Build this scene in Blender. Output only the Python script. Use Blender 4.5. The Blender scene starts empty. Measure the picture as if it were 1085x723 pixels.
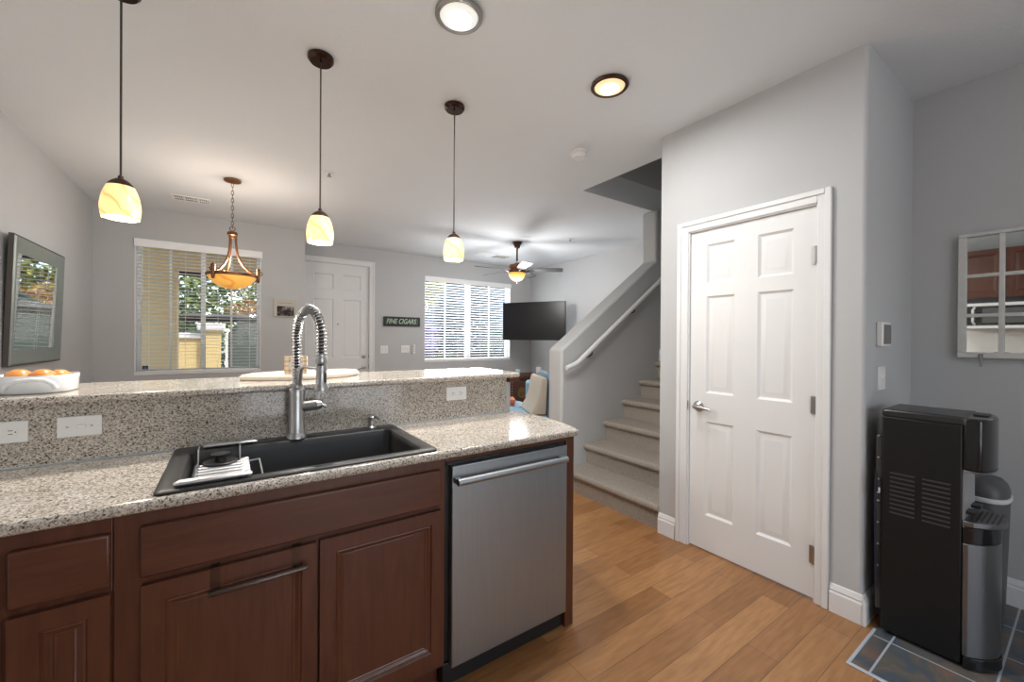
import bpy, bmesh, math, random
from mathutils import Vector, Matrix

random.seed(7)
S = bpy.context.scene
COL = S.collection
PI = math.pi
def R(d): return math.radians(d)

# ------------------------------------------------------------------ camera
H = 1.335
YAW, PITCH, ROLL, FPX = R(34.623), R(-0.2384), R(0.3803), 430.76
_f = Vector((math.sin(YAW)*math.cos(PITCH), math.cos(YAW)*math.cos(PITCH), math.sin(PITCH)))
_r = Vector((math.cos(YAW), -math.sin(YAW), 0)); _u = _r.cross(_f)
_r2 = _r*math.cos(ROLL) + _u*math.sin(ROLL); _u2 = -_r*math.sin(ROLL) + _u*math.cos(ROLL)
cd = bpy.data.cameras.new('camera'); cam = bpy.data.objects.new('camera', cd); COL.objects.link(cam)
cd.sensor_width = 36.0; cd.lens = FPX/1085*36.0; cd.clip_start = 0.02; cd.clip_end = 200
cam.matrix_world = Matrix(((_r2.x,_u2.x,-_f.x,0),(_r2.y,_u2.y,-_f.y,0),(_r2.z,_u2.z,-_f.z,H),(0,0,0,1)))
S.camera = cam

# ------------------------------------------------------------------ render look, world, sun, lamps
S.view_settings.view_transform = 'Standard'; S.view_settings.look = 'None'
S.view_settings.gamma = 1.0; S.view_settings.use_curve_mapping = False
S.view_settings.exposure = 0.1
try:
    S.cycles.use_denoising = True; S.cycles.denoiser = 'OPENIMAGEDENOISE'
    S.cycles.max_bounces = 10; S.cycles.diffuse_bounces = 5; S.cycles.glossy_bounces = 5
    S.cycles.transparent_max_bounces = 16; S.cycles.transmission_bounces = 6
    S.cycles.sample_clamp_indirect = 6.0
    S.cycles.caustics_reflective = False; S.cycles.caustics_refractive = False
except Exception as e:
    print(e)
W = bpy.data.worlds.new('world'); S.world = W; W.use_nodes = True
nt = W.node_tree; bg = nt.nodes['Background']
sky = nt.nodes.new('ShaderNodeTexSky'); sky.sky_type = 'NISHITA'; sky.sun_disc = False
sky.sun_elevation = R(50); sky.sun_rotation = R(120); sky.air_density = 1.0; sky.dust_density = 1.5
nt.links.new(sky.outputs[0], bg.inputs[0]); bg.inputs[1].default_value = 0.52
def light(name, kind, loc, power, size=0.1, col=(1,1,1), rot=(0,0,0), **k):
    ld = bpy.data.lights.new(name, kind); lo = bpy.data.objects.new(name, ld); COL.objects.link(lo)
    ld.energy = power; ld.color = col; lo.location = loc; lo.rotation_euler = rot
    if kind == 'AREA': ld.shape = k.get('shape','DISK'); ld.size = size; ld.size_y = k.get('size_y', size)
    elif kind == 'SUN': ld.angle = size
    elif kind == 'SPOT': ld.shadow_soft_size = size; ld.spot_size = k.get('cone', R(150)); ld.spot_blend = 1.0
    else: ld.shadow_soft_size = size
    return lo
sun = light('sun', 'SUN', (0,0,10), 3.0, R(1.0), (1,0.96,0.90))
sun.rotation_euler = Vector((-0.55,0.42,-0.72)).to_track_quat('-Z','Y').to_euler()
CAN_POWER, PEND_POWER, CHAND_POWER, FAN_POWER = 19, 24, 22, 46
FILL_GLOBE_POWER = 6.5
DAY2, REAR_FILL = 62, 22      # daylight at the living room window; added fill from the rear
light('daylight_living', 'AREA', (3.57,6.72,1.66), DAY2, 1.7, (0.93,0.97,1.0), (R(-90),0,0), shape='RECTANGLE', size_y=1.4)

light('rear_fill_light', 'AREA', (1.15,-2.55,1.25), REAR_FILL, 2.0, (0.97,0.985,1.0), (R(90),0,0), shape='RECTANGLE', size_y=1.9)  # added fill light behind the camera, shining in through the rear opening

# ------------------------------------------------------------------ materials
MATS = {}
def newmat(name):
    m = bpy.data.materials.new(name); m.use_nodes = True
    n = m.node_tree.nodes; return m, m.node_tree, n['Principled BSDF']
def pm(name, col, rough=0.5, metal=0.0, var=0.06, scale=8.0, bump=0.0, bscale=200.0, stretch=(1,1,1), emit=0.0, ecol=None, spec=None, coat=0.0):
    if name in MATS: return MATS[name]
    m, t, b = newmat(name)
    tc = t.nodes.new('ShaderNodeTexCoord'); mp = t.nodes.new('ShaderNodeMapping'); mp.inputs['Scale'].default_value = stretch
    t.links.new(tc.outputs['Object'], mp.inputs[0])
    nz = t.nodes.new('ShaderNodeTexNoise'); nz.inputs['Scale'].default_value = scale; nz.inputs['Detail'].default_value = 4
    t.links.new(mp.outputs[0], nz.inputs['Vector'])
    mx = t.nodes.new('ShaderNodeMix'); mx.data_type = 'RGBA'
    mx.inputs[6].default_value = (*[max(0,c*(1-var)) for c in col],1); mx.inputs[7].default_value = (*[min(1,c*(1+var)) for c in col],1)
    t.links.new(nz.outputs[0], mx.inputs[0]); t.links.new(mx.outputs[2], b.inputs['Base Color'])
    b.inputs['Roughness'].default_value = rough; b.inputs['Metallic'].default_value = metal
    if spec is not None: b.inputs['Specular IOR Level'].default_value = spec
    if coat: b.inputs['Coat Weight'].default_value = coat; b.inputs['Coat Roughness'].default_value = 0.1
    if bump:
        n2 = t.nodes.new('ShaderNodeTexNoise'); n2.inputs['Scale'].default_value = bscale; n2.inputs['Detail'].default_value = 3
        t.links.new(mp.outputs[0], n2.inputs['Vector'])
        bp = t.nodes.new('ShaderNodeBump'); bp.inputs['Strength'].default_value = bump; bp.inputs['Distance'].default_value = 0.004
        t.links.new(n2.outputs[0], bp.inputs['Height']); t.links.new(bp.outputs[0], b.inputs['Normal'])
    if emit:
        b.inputs['Emission Color'].default_value = (*(ecol or col),1); b.inputs['Emission Strength'].default_value = emit
    MATS[name] = m; return m

PAINT = pm('wall_paint', (0.486,0.494,0.502), 0.75, var=0.02, scale=3, bump=0.25, bscale=160)
CEILP = pm('ceiling_paint', (0.72,0.755,0.785), 0.85, var=0.02, scale=3, bump=0.35, bscale=110)
WHITE = pm('white_trim_paint', (0.74,0.745,0.75), 0.42, var=0.02, scale=5)
WHITEP = pm('white_plastic', (0.80,0.80,0.79), 0.35, var=0.02, scale=20)
VINYL = pm('white_vinyl', (0.82,0.83,0.84), 0.4, var=0.02, scale=9)
SLAT = pm('blind_slat', (0.88,0.885,0.89), 0.45, var=0.02, scale=9)
BRONZE = pm('oiled_bronze', (0.085,0.045,0.03), 0.38, 0.75, var=0.3, scale=30)
RUST = pm('antique_copper', (0.20,0.09,0.045), 0.4, 0.7, var=0.35, scale=40)
DARK = pm('black_plastic', (0.012,0.012,0.013), 0.4, var=0.2, scale=20)
BLACKG = pm('black_gloss', (0.010,0.010,0.011), 0.16, var=0.2, scale=20)
SATIN = pm('satin_steel', (0.56,0.56,0.57), 0.40, 0.8, var=0.05, scale=40)
CHROME = pm('chrome', (0.72,0.73,0.74), 0.16, 1.0, var=0.04, scale=30)
NICKEL = pm('brushed_nickel', (0.43,0.43,0.435), 0.33, 1.0, var=0.08, scale=90, stretch=(1,1,0.1))
STEEL = pm('stainless_steel', (0.345,0.37,0.395), 0.43, 1.0, var=0.10, scale=14, stretch=(14,14,0.35), bump=0.03, bscale=60)
STEELD = pm('dark_stainless', (0.20,0.20,0.205), 0.33, 0.9, var=0.10, scale=14, stretch=(14,14,0.35))
SINKM = pm('black_composite', (0.013,0.013,0.014), 0.45, var=0.3, scale=300)
CARPET = pm('stair_carpet', (0.345,0.305,0.262), 0.97, var=0.42, scale=95, bump=0.9, bscale=240)
def wood(name, a, b_, rough, stretch, scale=5.0):
    m, t, b = newmat(name)
    tc = t.nodes.new('ShaderNodeTexCoord'); mp = t.nodes.new('ShaderNodeMapping'); mp.inputs['Scale'].default_value = stretch
    t.links.new(tc.outputs['Object'], mp.inputs[0])
    nz = t.nodes.new('ShaderNodeTexNoise'); nz.inputs['Scale'].default_value = scale; nz.inputs['Detail'].default_value = 8; nz.inputs['Roughness'].default_value = 0.62
    nz.inputs['Distortion'].default_value = 0.6
    t.links.new(mp.outputs[0], nz.inputs['Vector'])
    cr = t.nodes.new('ShaderNodeValToRGB'); cr.color_ramp.elements[0].position = 0.3; cr.color_ramp.elements[1].position = 0.75
    cr.color_ramp.elements[0].color = (*a,1); cr.color_ramp.elements[1].color = (*b_,1)
    t.links.new(nz.outputs[0], cr.inputs[0]); t.links.new(cr.outputs[0], b.inputs['Base Color'])
    b.inputs['Roughness'].default_value = rough; MATS[name] = m; return m
CHERV = wood('cherry_vertical_grain', (0.070,0.022,0.0115), (0.122,0.042,0.022), 0.32, (9,9,0.9))
CHERH = wood('cherry_horizontal_grain', (0.070,0.022,0.0115), (0.122,0.042,0.022), 0.32, (0.9,9,9))
OAKM = wood('medium_oak', (0.16,0.085,0.05), (0.23,0.125,0.075), 0.4, (9,1,9))
PALEW = wood('pale_whitewashed_wood', (0.58,0.50,0.43), (0.68,0.61,0.54), 0.5, (1.2,9,9))
CHESTW = wood('dark_carved_wood', (0.06,0.025,0.015), (0.12,0.05,0.03), 0.5, (2,2,9))
def granite(name, base, mid, dark, rough):
    m, t, b = newmat(name)
    tc = t.nodes.new('ShaderNodeTexCoord')
    v = t.nodes.new('ShaderNodeTexVoronoi'); v.inputs['Scale'].default_value = 285; v.inputs['Randomness'].default_value = 1.0
    n1 = t.nodes.new('ShaderNodeTexNoise'); n1.inputs['Scale'].default_value = 140; n1.inputs['Detail'].default_value = 6; n1.inputs['Roughness'].default_value = 0.7
    n2 = t.nodes.new('ShaderNodeTexNoise'); n2.inputs['Scale'].default_value = 9; n2.inputs['Detail'].default_value = 3
    for n in (v,n1,n2): t.links.new(tc.outputs['Object'], n.inputs['Vector'])
    c1 = t.nodes.new('ShaderNodeValToRGB'); e = c1.color_ramp.elements
    e[0].position = 0.0; e[0].color = (*dark,1); e[1].position = 1.0; e[1].color = (*base,1)
    x = c1.color_ramp.elements.new(0.20); x.color = (*dark,1)
    x = c1.color_ramp.elements.new(0.30); x.color = (*mid,1)
    x = c1.color_ramp.elements.new(0.56); x.color = (*[0.5*(p+q) for p,q in zip(mid,base)],1)
    x = c1.color_ramp.elements.new(0.72); x.color = (*base,1)
    sp = t.nodes.new('ShaderNodeSeparateColor'); t.links.new(v.outputs['Color'], sp.inputs[0])
    ad = t.nodes.new('ShaderNodeMath'); ad.operation = 'MULTIPLY_ADD'; ad.inputs[1].default_value = 0.62
    t.links.new(sp.outputs[0], ad.inputs[0])
    a2 = t.nodes.new('ShaderNodeMath'); a2.operation = 'MULTIPLY_ADD'; a2.inputs[1].default_value = 1.5; a2.inputs[2].default_value = -0.55
    t.links.new(n1.outputs[0], a2.inputs[0]); t.links.new(a2.outputs[0], ad.inputs[2]); t.links.new(ad.outputs[0], c1.inputs[0])
    mx = t.nodes.new('ShaderNodeMix'); mx.data_type = 'RGBA'; mx.blend_type = 'MULTIPLY'; mx.inputs[0].default_value = 0.35
    t.links.new(c1.outputs[0], mx.inputs[6]); t.links.new(n2.outputs[0], mx.inputs[7]); t.links.new(mx.outputs[2], b.inputs['Base Color'])
    b.inputs['Roughness'].default_value = rough; MATS[name] = m; return m
GRAN = granite('speckled_granite', (0.75,0.69,0.61), (0.36,0.31,0.26), (0.065,0.053,0.046), 0.10)
def floorwood():
    m, t, b = newmat('bamboo_floor_planks')
    tc = t.nodes.new('ShaderNodeTexCoord')
    br = t.nodes.new('ShaderNodeTexBrick'); br.offset = 0.37; br.squash = 1.0
    br.inputs['Scale'].default_value = 1.0; br.inputs['Brick Width'].default_value = 1.15; br.inputs['Row Height'].default_value = 0.125
    br.inputs['Mortar Size'].default_value = 0.0014; br.inputs['Mortar Smooth'].default_value = 0.2; br.inputs['Bias'].default_value = 0.0
    br.inputs['Color1'].default_value = (0.265,0.118,0.043,1); br.inputs['Color2'].default_value = (0.435,0.222,0.090,1); br.inputs['Mortar'].default_value = (0.16,0.08,0.04,1)
    t.links.new(tc.outputs['Object'], br.inputs['Vector'])
    mp = t.nodes.new('ShaderNodeMapping'); mp.inputs['Scale'].default_value = (2.2,17,1); t.links.new(tc.outputs['Object'], mp.inputs[0])
    nz = t.nodes.new('ShaderNodeTexNoise'); nz.inputs['Scale'].default_value = 3; nz.inputs['Detail'].default_value = 7; t.links.new(mp.outputs[0], nz.inputs['Vector'])
    cr = t.nodes.new('ShaderNodeValToRGB'); cr.color_ramp.elements[0].position = .3; cr.color_ramp.elements[0].color = (.80,.77,.74,1); cr.color_ramp.elements[1].position = .68; cr.color_ramp.elements[1].color = (1.11,1.11,1.10,1)
    t.links.new(nz.outputs[0], cr.inputs[0])
    mx = t.nodes.new('ShaderNodeMix'); mx.data_type = 'RGBA'; mx.blend_type = 'MULTIPLY'; mx.inputs[0].default_value = 1.0
    t.links.new(br.outputs['Color'], mx.inputs[6]); t.links.new(cr.outputs[0], mx.inputs[7]); t.links.new(mx.outputs[2], b.inputs['Base Color'])
    b.inputs['Roughness'].default_value = 0.36; MATS['floor'] = m; return m
FLOORM = floorwood()
def slate():
    m, t, b = newmat('slate_tile')
    tc = t.nodes.new('ShaderNodeTexCoord'); mp = t.nodes.new('ShaderNodeMapping'); mp.inputs['Location'].default_value = (-2.105,0.38,0)
    t.links.new(tc.outputs['Object'], mp.inputs[0])
    br = t.nodes.new('ShaderNodeTexBrick'); br.offset = 0.0
    br.inputs['Scale'].default_value = 1.0; br.inputs['Brick Width'].default_value = 0.30; br.inputs['Row Height'].default_value = 0.30
    br.inputs['Mortar Size'].default_value = 0.0038; br.inputs['Mortar Smooth'].default_value = 0.1
    br.inputs['Color1'].default_value = (0.055,0.07,0.10,1); br.inputs['Color2'].default_value = (0.12,0.12,0.13,1); br.inputs['Mortar'].default_value = (0.40,0.44,0.50,1)
    t.links.new(mp.outputs[0], br.inputs['Vector'])
    nz = t.nodes.new('ShaderNodeTexNoise'); nz.inputs['Scale'].default_value = 7; nz.inputs['Detail'].default_value = 6; nz.inputs['Distortion'].default_value = 1.2
    t.links.new(tc.outputs['Object'], nz.inputs['Vector'])
    cr = t.nodes.new('ShaderNodeValToRGB'); e = cr.color_ramp.elements
    e[0].position = .38; e[0].color = (0.06,0.085,0.12,1); e[1].position = .64; e[1].color = (0.26,0.14,0.085,1)
    x = e.new(.51); x.color = (0.12,0.12,0.09,1)
    t.links.new(nz.outputs[0], cr.inputs[0])
    mx = t.nodes.new('ShaderNodeMix'); mx.data_type = 'RGBA'; mx.inputs[0].default_value = 0.6
    t.links.new(br.outputs['Color'], mx.inputs[6]); t.links.new(cr.outputs[0], mx.inputs[7])
    m2 = t.nodes.new('ShaderNodeMix'); m2.data_type = 'RGBA'; t.links.new(br.outputs['Fac'], m2.inputs[0]); t.links.new(mx.outputs[2], m2.inputs[6])
    m2.inputs[7].default_value = (0.42,0.46,0.52,1); t.links.new(m2.outputs[2], b.inputs['Base Color'])
    b.inputs['Roughness'].default_value = 0.28; MATS['slate'] = m; return m
SLATE = slate()
def glassmat(name, tint=(1,1,1), gl=0.08):
    m = bpy.data.materials.new(name); m.use_nodes = True; t = m.node_tree; t.nodes.remove(t.nodes['Principled BSDF'])
    o = t.nodes['Material Output']; tr = t.nodes.new('ShaderNodeBsdfTransparent'); tr.inputs[0].default_value = (*tint,1)
    g = t.nodes.new('ShaderNodeBsdfGlossy'); g.inputs['Roughness'].default_value = 0.02
    fr = t.nodes.new('ShaderNodeFresnel'); fr.inputs[0].default_value = 1.45
    ml = t.nodes.new('ShaderNodeMath'); ml.operation = 'MULTIPLY'; ml.inputs[1].default_value = 0.5; t.links.new(fr.outputs[0], ml.inputs[0])
    mx = t.nodes.new('ShaderNodeMixShader'); t.links.new(ml.outputs[0], mx.inputs[0]); t.links.new(tr.outputs[0], mx.inputs[1]); t.links.new(g.outputs[0], mx.inputs[2])
    t.links.new(mx.outputs[0], o.inputs[0]); MATS[name] = m; return m
GLASS = glassmat('window_glass')
MIRROR = pm('mirror_glass', (0.80,0.83,0.82), 0.02, 1.0, var=0.01, scale=2)
def veined(name, base, vein, strength, wscale, wdist):
    m, t, b = newmat(name)
    tc = t.nodes.new('ShaderNodeTexCoord'); mp = t.nodes.new('ShaderNodeMapping'); mp.inputs['Rotation'].default_value = (0.3,0.9,0.5)
    t.links.new(tc.outputs['Object'], mp.inputs[0])
    wv = t.nodes.new('ShaderNodeTexWave'); wv.inputs['Scale'].default_value = wscale; wv.inputs['Distortion'].default_value = wdist; wv.inputs['Detail'].default_value = 3
    t.links.new(mp.outputs[0], wv.inputs['Vector'])
    cr = t.nodes.new('ShaderNodeValToRGB'); e = cr.color_ramp.elements
    e[0].position = 0.0; e[0].color = (*vein,1); e[1].position = 0.16; e[1].color = (*base,1)
    t.links.new(wv.outputs[0], cr.inputs[0]); t.links.new(cr.outputs[0], b.inputs['Base Color']); t.links.new(cr.outputs[0], b.inputs['Emission Color'])
    b.inputs['Emission Strength'].default_value = strength; b.inputs['Roughness'].default_value = 0.3
    MATS[name] = m; return m
SHADE = veined('amber_marbled_glass', (1.0,0.72,0.31), (0.85,0.46,0.14), 0.82, 5, 9)
BOWL = veined('amber_alabaster_glass', (0.92,0.47,0.10), (0.72,0.31,0.06), 0.56, 2.2, 14)
BULB = pm('lit_bulb', (1,0.95,0.82), 0.5, emit=3.0, ecol=(1,0.95,0.84), var=0.01)
LEDW = pm('lit_white_diffuser', (1,1,0.98), 0.5, emit=1.6, ecol=(1,0.99,0.96), var=0.01)
LEDC = pm('frosted_lens_cool', (0.85,0.86,0.84), 0.5, emit=0.45, ecol=(0.95,1.0,0.95), var=0.02)
LEDA = pm('frosted_lens_warm', (0.95,0.80,0.48), 0.5, emit=0.6, ecol=(1.0,0.78,0.42), var=0.02)

# ------------------------------------------------------------------ mesh helpers
class MB:
    """collects shapes in one bmesh (world coordinates); obj() links it"""
    def __init__(s): s.bm = bmesh.new()
    def box(s, a, b, M=None):
        x0,y0,z0 = [min(p,q) for p,q in zip(a,b)]; x1,y1,z1 = [max(p,q) for p,q in zip(a,b)]
        v = [s.bm.verts.new(M @ Vector(p) if M else p) for p in ((x0,y0,z0),(x1,y0,z0),(x1,y1,z0),(x0,y1,z0),(x0,y0,z1),(x1,y0,z1),(x1,y1,z1),(x0,y1,z1))]
        for f in ((3,2,1,0),(4,5,6,7),(0,1,5,4),(1,2,6,5),(2,3,7,6),(3,0,4,7)): s.bm.faces.new([v[i] for i in f])
        return s
    def quad(s, *p): s.bm.faces.new([s.bm.verts.new(q) for q in p]); return s
    def lathe(s, c, prof, n=32, axis='Z', M=None, arc=2*PI, sx=1, sy=1):
        """prof: list of (radius, height) from c along axis"""
        c = Vector(c); rings = []; full = arc > 6.28
        for r, h in prof:
            ring = []
            for i in range(n if full else n+1):
                a = arc*i/n
                if axis == 'Z': p = Vector((r*sx*math.cos(a), r*sy*math.sin(a), h))
                elif axis == 'Y': p = Vector((r*sx*math.cos(a), h, r*sy*math.sin(a)))
                else: p = Vector((h, r*sx*math.cos(a), r*sy*math.sin(a)))
                if M: p = M @ p
                ring.append(s.bm.verts.new(c+p))
            rings.append(ring)
        m = len(rings[0])
        for A, B in zip(rings, rings[1:]):
            for i in range(m if full else m-1):
                s.bm.faces.new((A[i],A[(i+1)%m],B[(i+1)%m],B[i]))
        for ring, (r,h) in ((rings[0],prof[0]),(rings[-1],prof[-1])):
            if r > 1e-4 and full:
                try: s.bm.faces.new(ring if ring is rings[-1] else ring[::-1])
                except ValueError: pass
        bmesh.ops.remove_doubles(s.bm, verts=[v for r_ in (rings[0],rings[-1]) for v in r_], dist=1e-6)
        return s
    def cyl(s, a, b, r, n=20, r2=None):
        a = Vector(a); b = Vector(b); d = b-a; q = d.to_track_quat('Z','Y').to_matrix()
        return s.lathe(a, [(r,0),(r2 if r2 is not None else r,d.length)], n, M=q)
    def tube(s, pts, r, n=10, closed=False, rs=None, sx=1.0, sy=1.0, up=None):
        pts = [Vector(p) for p in pts]; N = len(pts); rings = []; prev = None
        for i, p in enumerate(pts):
            if closed: t = (pts[(i+1)%N]-pts[i-1]).normalized()
            else: t = (pts[min(i+1,N-1)]-pts[max(i-1,0)]).normalized()
            if up is not None: nrm = (Vector(up)-t*Vector(up).dot(t)).normalized()
            elif prev is None:
                nrm = t.orthogonal().normalized()
            else: nrm = (prev - t*prev.dot(t)).normalized()
            prev = nrm; bn = t.cross(nrm); rr = rs[i] if rs else r
            rings.append([s.bm.verts.new(p + nrm*rr*sy*math.cos(2*PI*k/n) + bn*rr*sx*math.sin(2*PI*k/n)) for k in range(n)])
        for i in range(N if closed else N-1):
            A = rings[i]; B = rings[(i+1)%N]
            for k in range(n): s.bm.faces.new((A[k],A[(k+1)%n],B[(k+1)%n],B[k]))
        if not closed: s.bm.faces.new(rings[0][::-1]); s.bm.faces.new(rings[-1])
        return s
    def prism(s, poly, d, M=None):
        """poly: 3-D points of a planar outline, extruded by vector d"""
        d = Vector(d); A = [s.bm.verts.new(p) for p in poly]; B = [s.bm.verts.new(Vector(p)+d) for p in poly]; n = len(A)
        s.bm.faces.new(A[::-1]); s.bm.faces.new(B)
        for i in range(n): s.bm.faces.new((A[i],A[(i+1)%n],B[(i+1)%n],B[i]))
        return s
    def ball(s, c, r, n=16, sc=(1,1,1)):
        k = bmesh.ops.create_uvsphere(s.bm, u_segments=n, v_segments=max(8,n*2//3), radius=r)
        for v in k['verts']: v.co = Vector((v.co.x*sc[0],v.co.y*sc[1],v.co.z*sc[2])) + Vector(c)
        return s
    def xf(s, M): bmesh.ops.transform(s.bm, matrix=M, verts=s.bm.verts); return s

def obj(name, mb, mat, parent=None, bevel=0.0, seg=2, smooth=True, kind=None, angle=35, fix=True):
    bm = mb.bm
    if fix: bmesh.ops.recalc_face_normals(bm, faces=bm.faces)
    if parent is not None:
        base = Vector((0,0,0)); p = parent
        while p is not None: base += p.location; p = p.parent
        bmesh.ops.translate(bm, verts=bm.verts, vec=-base)
    me = bpy.data.meshes.new(name); 
    for f in bm.faces: f.smooth = smooth
    bm.to_mesh(me); bm.free()
    if smooth:
        try: me.set_sharp_from_angle(angle=R(angle))
        except Exception: pass
    me.materials.append(mat)
    o = bpy.data.objects.new(name, me); COL.objects.link(o)
    if parent is not None: o.parent = parent
    if bevel:
        b = o.modifiers.new('bevel','BEVEL'); b.width = bevel; b.segments = seg; b.limit_method = 'ANGLE'; b.angle_limit = R(40); b.harden_normals = False
    if kind: o['kind'] = kind
    return o
def thing(name, label, cat, loc=(0,0,0), group=None):
    o = bpy.data.objects.new(name, None); COL.objects.link(o); o.location = loc; o.empty_display_size = 0.1
    o['label'] = label; o['category'] = cat
    if group: o['group'] = group
    return o
def tag(o, label, cat, group=None):
    o['label'] = label; o['category'] = cat
    if group: o['group'] = group
    return o
def spin(root, rz, rx=0, ry=0): root.rotation_euler = (rx, ry, rz)
def copy_tree(o, parent=None):
    c = o.copy(); COL.objects.link(c)
    if parent is not None: c.parent = parent
    for ch in o.children: copy_tree(ch, c)
    return c
def struct(name, mb, mat, parent=None, label=None, **k):
    o = obj(name, mb, mat, parent, **k)
    if parent is None: o['kind'] = 'structure'
    return o
def sempty(name, loc=(0,0,0)):
    o = bpy.data.objects.new(name, None); COL.objects.link(o); o.location = loc; o['kind'] = 'structure'; return o

def panel_face(mb, P, us, zs, panels, prof):
    """a panelled face. P(u,z,v)->point; us,zs grid lines; panels: (u0,u1,z0,z1); prof: [(inset, v)]"""
    us = sorted(us); zs = sorted(zs); e = 1e-6
    def inside(uc, zc): return any(a-e<uc<b+e and c-e<zc<d+e for a,b,c,d in panels)
    for u0,u1 in zip(us,us[1:]):
        for z0,z1 in zip(zs,zs[1:]):
            if u1-u0<1e-5 or z1-z0<1e-5: continue
            if not inside((u0+u1)/2,(z0+z1)/2): mb.quad(P(u0,z0,0),P(u1,z0,0),P(u1,z1,0),P(u0,z1,0))
    for a,b,c,d in panels:
        prev = [(a,c,0),(b,c,0),(b,d,0),(a,d,0)]
        for ins,v in prof:
            cur = [(a+ins,c+ins,v),(b-ins,c+ins,v),(b-ins,d-ins,v),(a+ins,d-ins,v)]
            for i in range(4):
                j = (i+1)%4; mb.quad(P(*prev[i]),P(*prev[j]),P(*cur[j]),P(*cur[i]))
            prev = cur
        mb.quad(*[P(*q) for q in prev])
    return mb
def slab_door(mb, P, u0,u1,z0,z1, panels, prof, depth):
    us = {u0,u1}; zs = {z0,z1}
    for a,b,c,d in panels: us |= {a,b}; zs |= {c,d}
    panel_face(mb, P, us, zs, panels, prof)
    o = [(u0,z0),(u1,z0),(u1,z1),(u0,z1)]
    for i in range(4):
        j = (i+1)%4; mb.quad(P(*o[i],0),P(*o[j],0),P(*o[j],-depth),P(*o[i],-depth))
    mb.quad(*[P(*q,-depth) for q in o])
    bmesh.ops.remove_doubles(mb.bm, verts=mb.bm.verts, dist=1e-5)
    return mb
DOORPROF = [(0.004,-0.004),(0.014,-0.010),(0.018,-0.010),(0.042,-0.002),(0.046,-0.002)]
# ------------------------------------------------------------------ room shell
CZ = 2.742
XL, XR, YB1, YB2, XC, XF = -1.19, 3.27, 5.95, 6.51, 2.457, 4.95
YREAR = -2.2
TX, TY = 2.11, 0.585        # corner of the slate floor
struct('floor', MB().box((XL,TY,-0.1),(XF+0.1,YB2,0)).box((XL,YREAR,-0.1),(TX,TY,0)), FLOORM, smooth=False)
struct('floor_slate', MB().box((TX,YREAR,-0.1),(XR,TY,0.002)), SLATE, smooth=False)
struct('trim_1', MB().box((TX-0.012,YREAR,0),(TX+0.006,TY+0.006,0.007)).box((TX,TY-0.006,0),(XC,TY+0.006,0.007)), pm('pale_metal_edging',(0.55,0.60,0.68),0.35,0.3), bevel=0.002)
# ceiling with the stair opening  x 2.723..4.83, y 1.74..2.78
HX0,HX1,HY0,HY1 = 2.723,4.83,1.74,2.785
c = MB()
c.box((XL,YREAR,CZ),(XF+0.1,HY0,CZ+0.25)).box((XL,HY0,CZ),(HX0,HY1,CZ+0.25)).box((HX1,HY0,CZ),(XF+0.1,HY1,CZ+0.25)).box((XL,HY1,CZ),(XF+0.1,YB2+0.15,CZ+0.25))
struct('ceiling', c, CEILP, smooth=False)
u = MB().box((HX0-0.1,HY0-0.1,CZ+0.25),(HX0,HY1+0.1,4.6)).box((HX1,HY0-0.1,CZ+0.25),(HX1+0.1,HY1+0.1,4.6)).box((HX0,HY1,CZ+0.25),(HX1,HY1+0.1,4.6)).box((HX0,HY0-0.1,CZ+0.25),(HX1,HY0,4.6))
u.box((HX0-0.1,HY0-0.1,4.6),(HX1+0.1,HY1+0.1,4.7))
struct('wall_upper_stairwell', u, PAINT, smooth=False)
def wall_with_holes(axis, at, thick, lo, hi, z0, z1, holes):
    """a wall across `axis` plane from `at` to at+thick, running lo..hi, with rectangular holes (a,b,z0,z1)"""
    mb = MB(); xs = sorted({lo,hi,*[h[0] for h in holes],*[h[1] for h in holes]})
    for a,b in zip(xs,xs[1:]):
        hs = [h for h in holes if h[0] <= a+1e-6 and h[1] >= b-1e-6]
        segs = [(z0,z1)] if not hs else [(z0,hs[0][2]),(hs[0][3],z1)]
        for p,q in segs:
            if q-p < 1e-4: continue
            if axis == 'Y': mb.box((a,at,p),(b,at+thick,q))
            else: mb.box((at,a,p),(at+thick,b,q))
    return mb
W1 = (-0.866,0.302,0.925,2.40); W2 = (2.69,4.455,0.945,2.397)
ED = (0.87,1.775,0.0,2.455)
struct('wall_left', MB().box((XL-0.12,YREAR,0),(XL,YB1+0.15,CZ)), PAINT, smooth=False)
struct('wall_dining', wall_with_holes('Y',YB1,0.15,XL,0.795,0,CZ,[W1]), PAINT, smooth=False)
struct('wall_entry_return', MB().box((0.645,YB1+0.15,0),(0.795,YB2+0.15,CZ)), PAINT, smooth=False)
struct('wall_front', wall_with_holes('Y',YB2,0.15,0.795,XF+0.1,0,CZ,[ED,W2]), PAINT, smooth=False)
struct('wall_living', MB().box((XF,2.89,0),(XF+0.12,YB2,CZ)), PAINT, smooth=False)
struct('wall_right', MB().box((XR,YREAR,0),(XR+0.12,0.63,CZ)), PAINT, smooth=False)
PDR = (0.05,2.25,0.0,2.10)
struct('wall_rear', wall_with_holes('Y',YREAR-0.12,0.12,XL-0.12,XR+0.12,0,CZ,[PDR]), PAINT, smooth=False)
d3 = sempty('fill_door', (1.15,YREAR,0)); f_ = MB(); x0,x1,z1 = PDR[0],PDR[1],PDR[3]  # unseen glass door, added to let fill light in from behind
f_.box((x0,YREAR-0.11,0),(x0+0.06,YREAR-0.01,z1)).box((x1-0.06,YREAR-0.11,0),(x1,YREAR-0.01,z1)).box((x0+0.06,YREAR-0.11,z1-0.06),(x1-0.06,YREAR-0.01,z1)).box((x0+0.06,YREAR-0.11,0),(x1-0.06,YREAR-0.01,0.05)).box((1.11,YREAR-0.10,0.05),(1.19,YREAR-0.02,z1-0.06))
obj('door_frame', f_, VINYL, d3, bevel=0.003)
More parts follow.
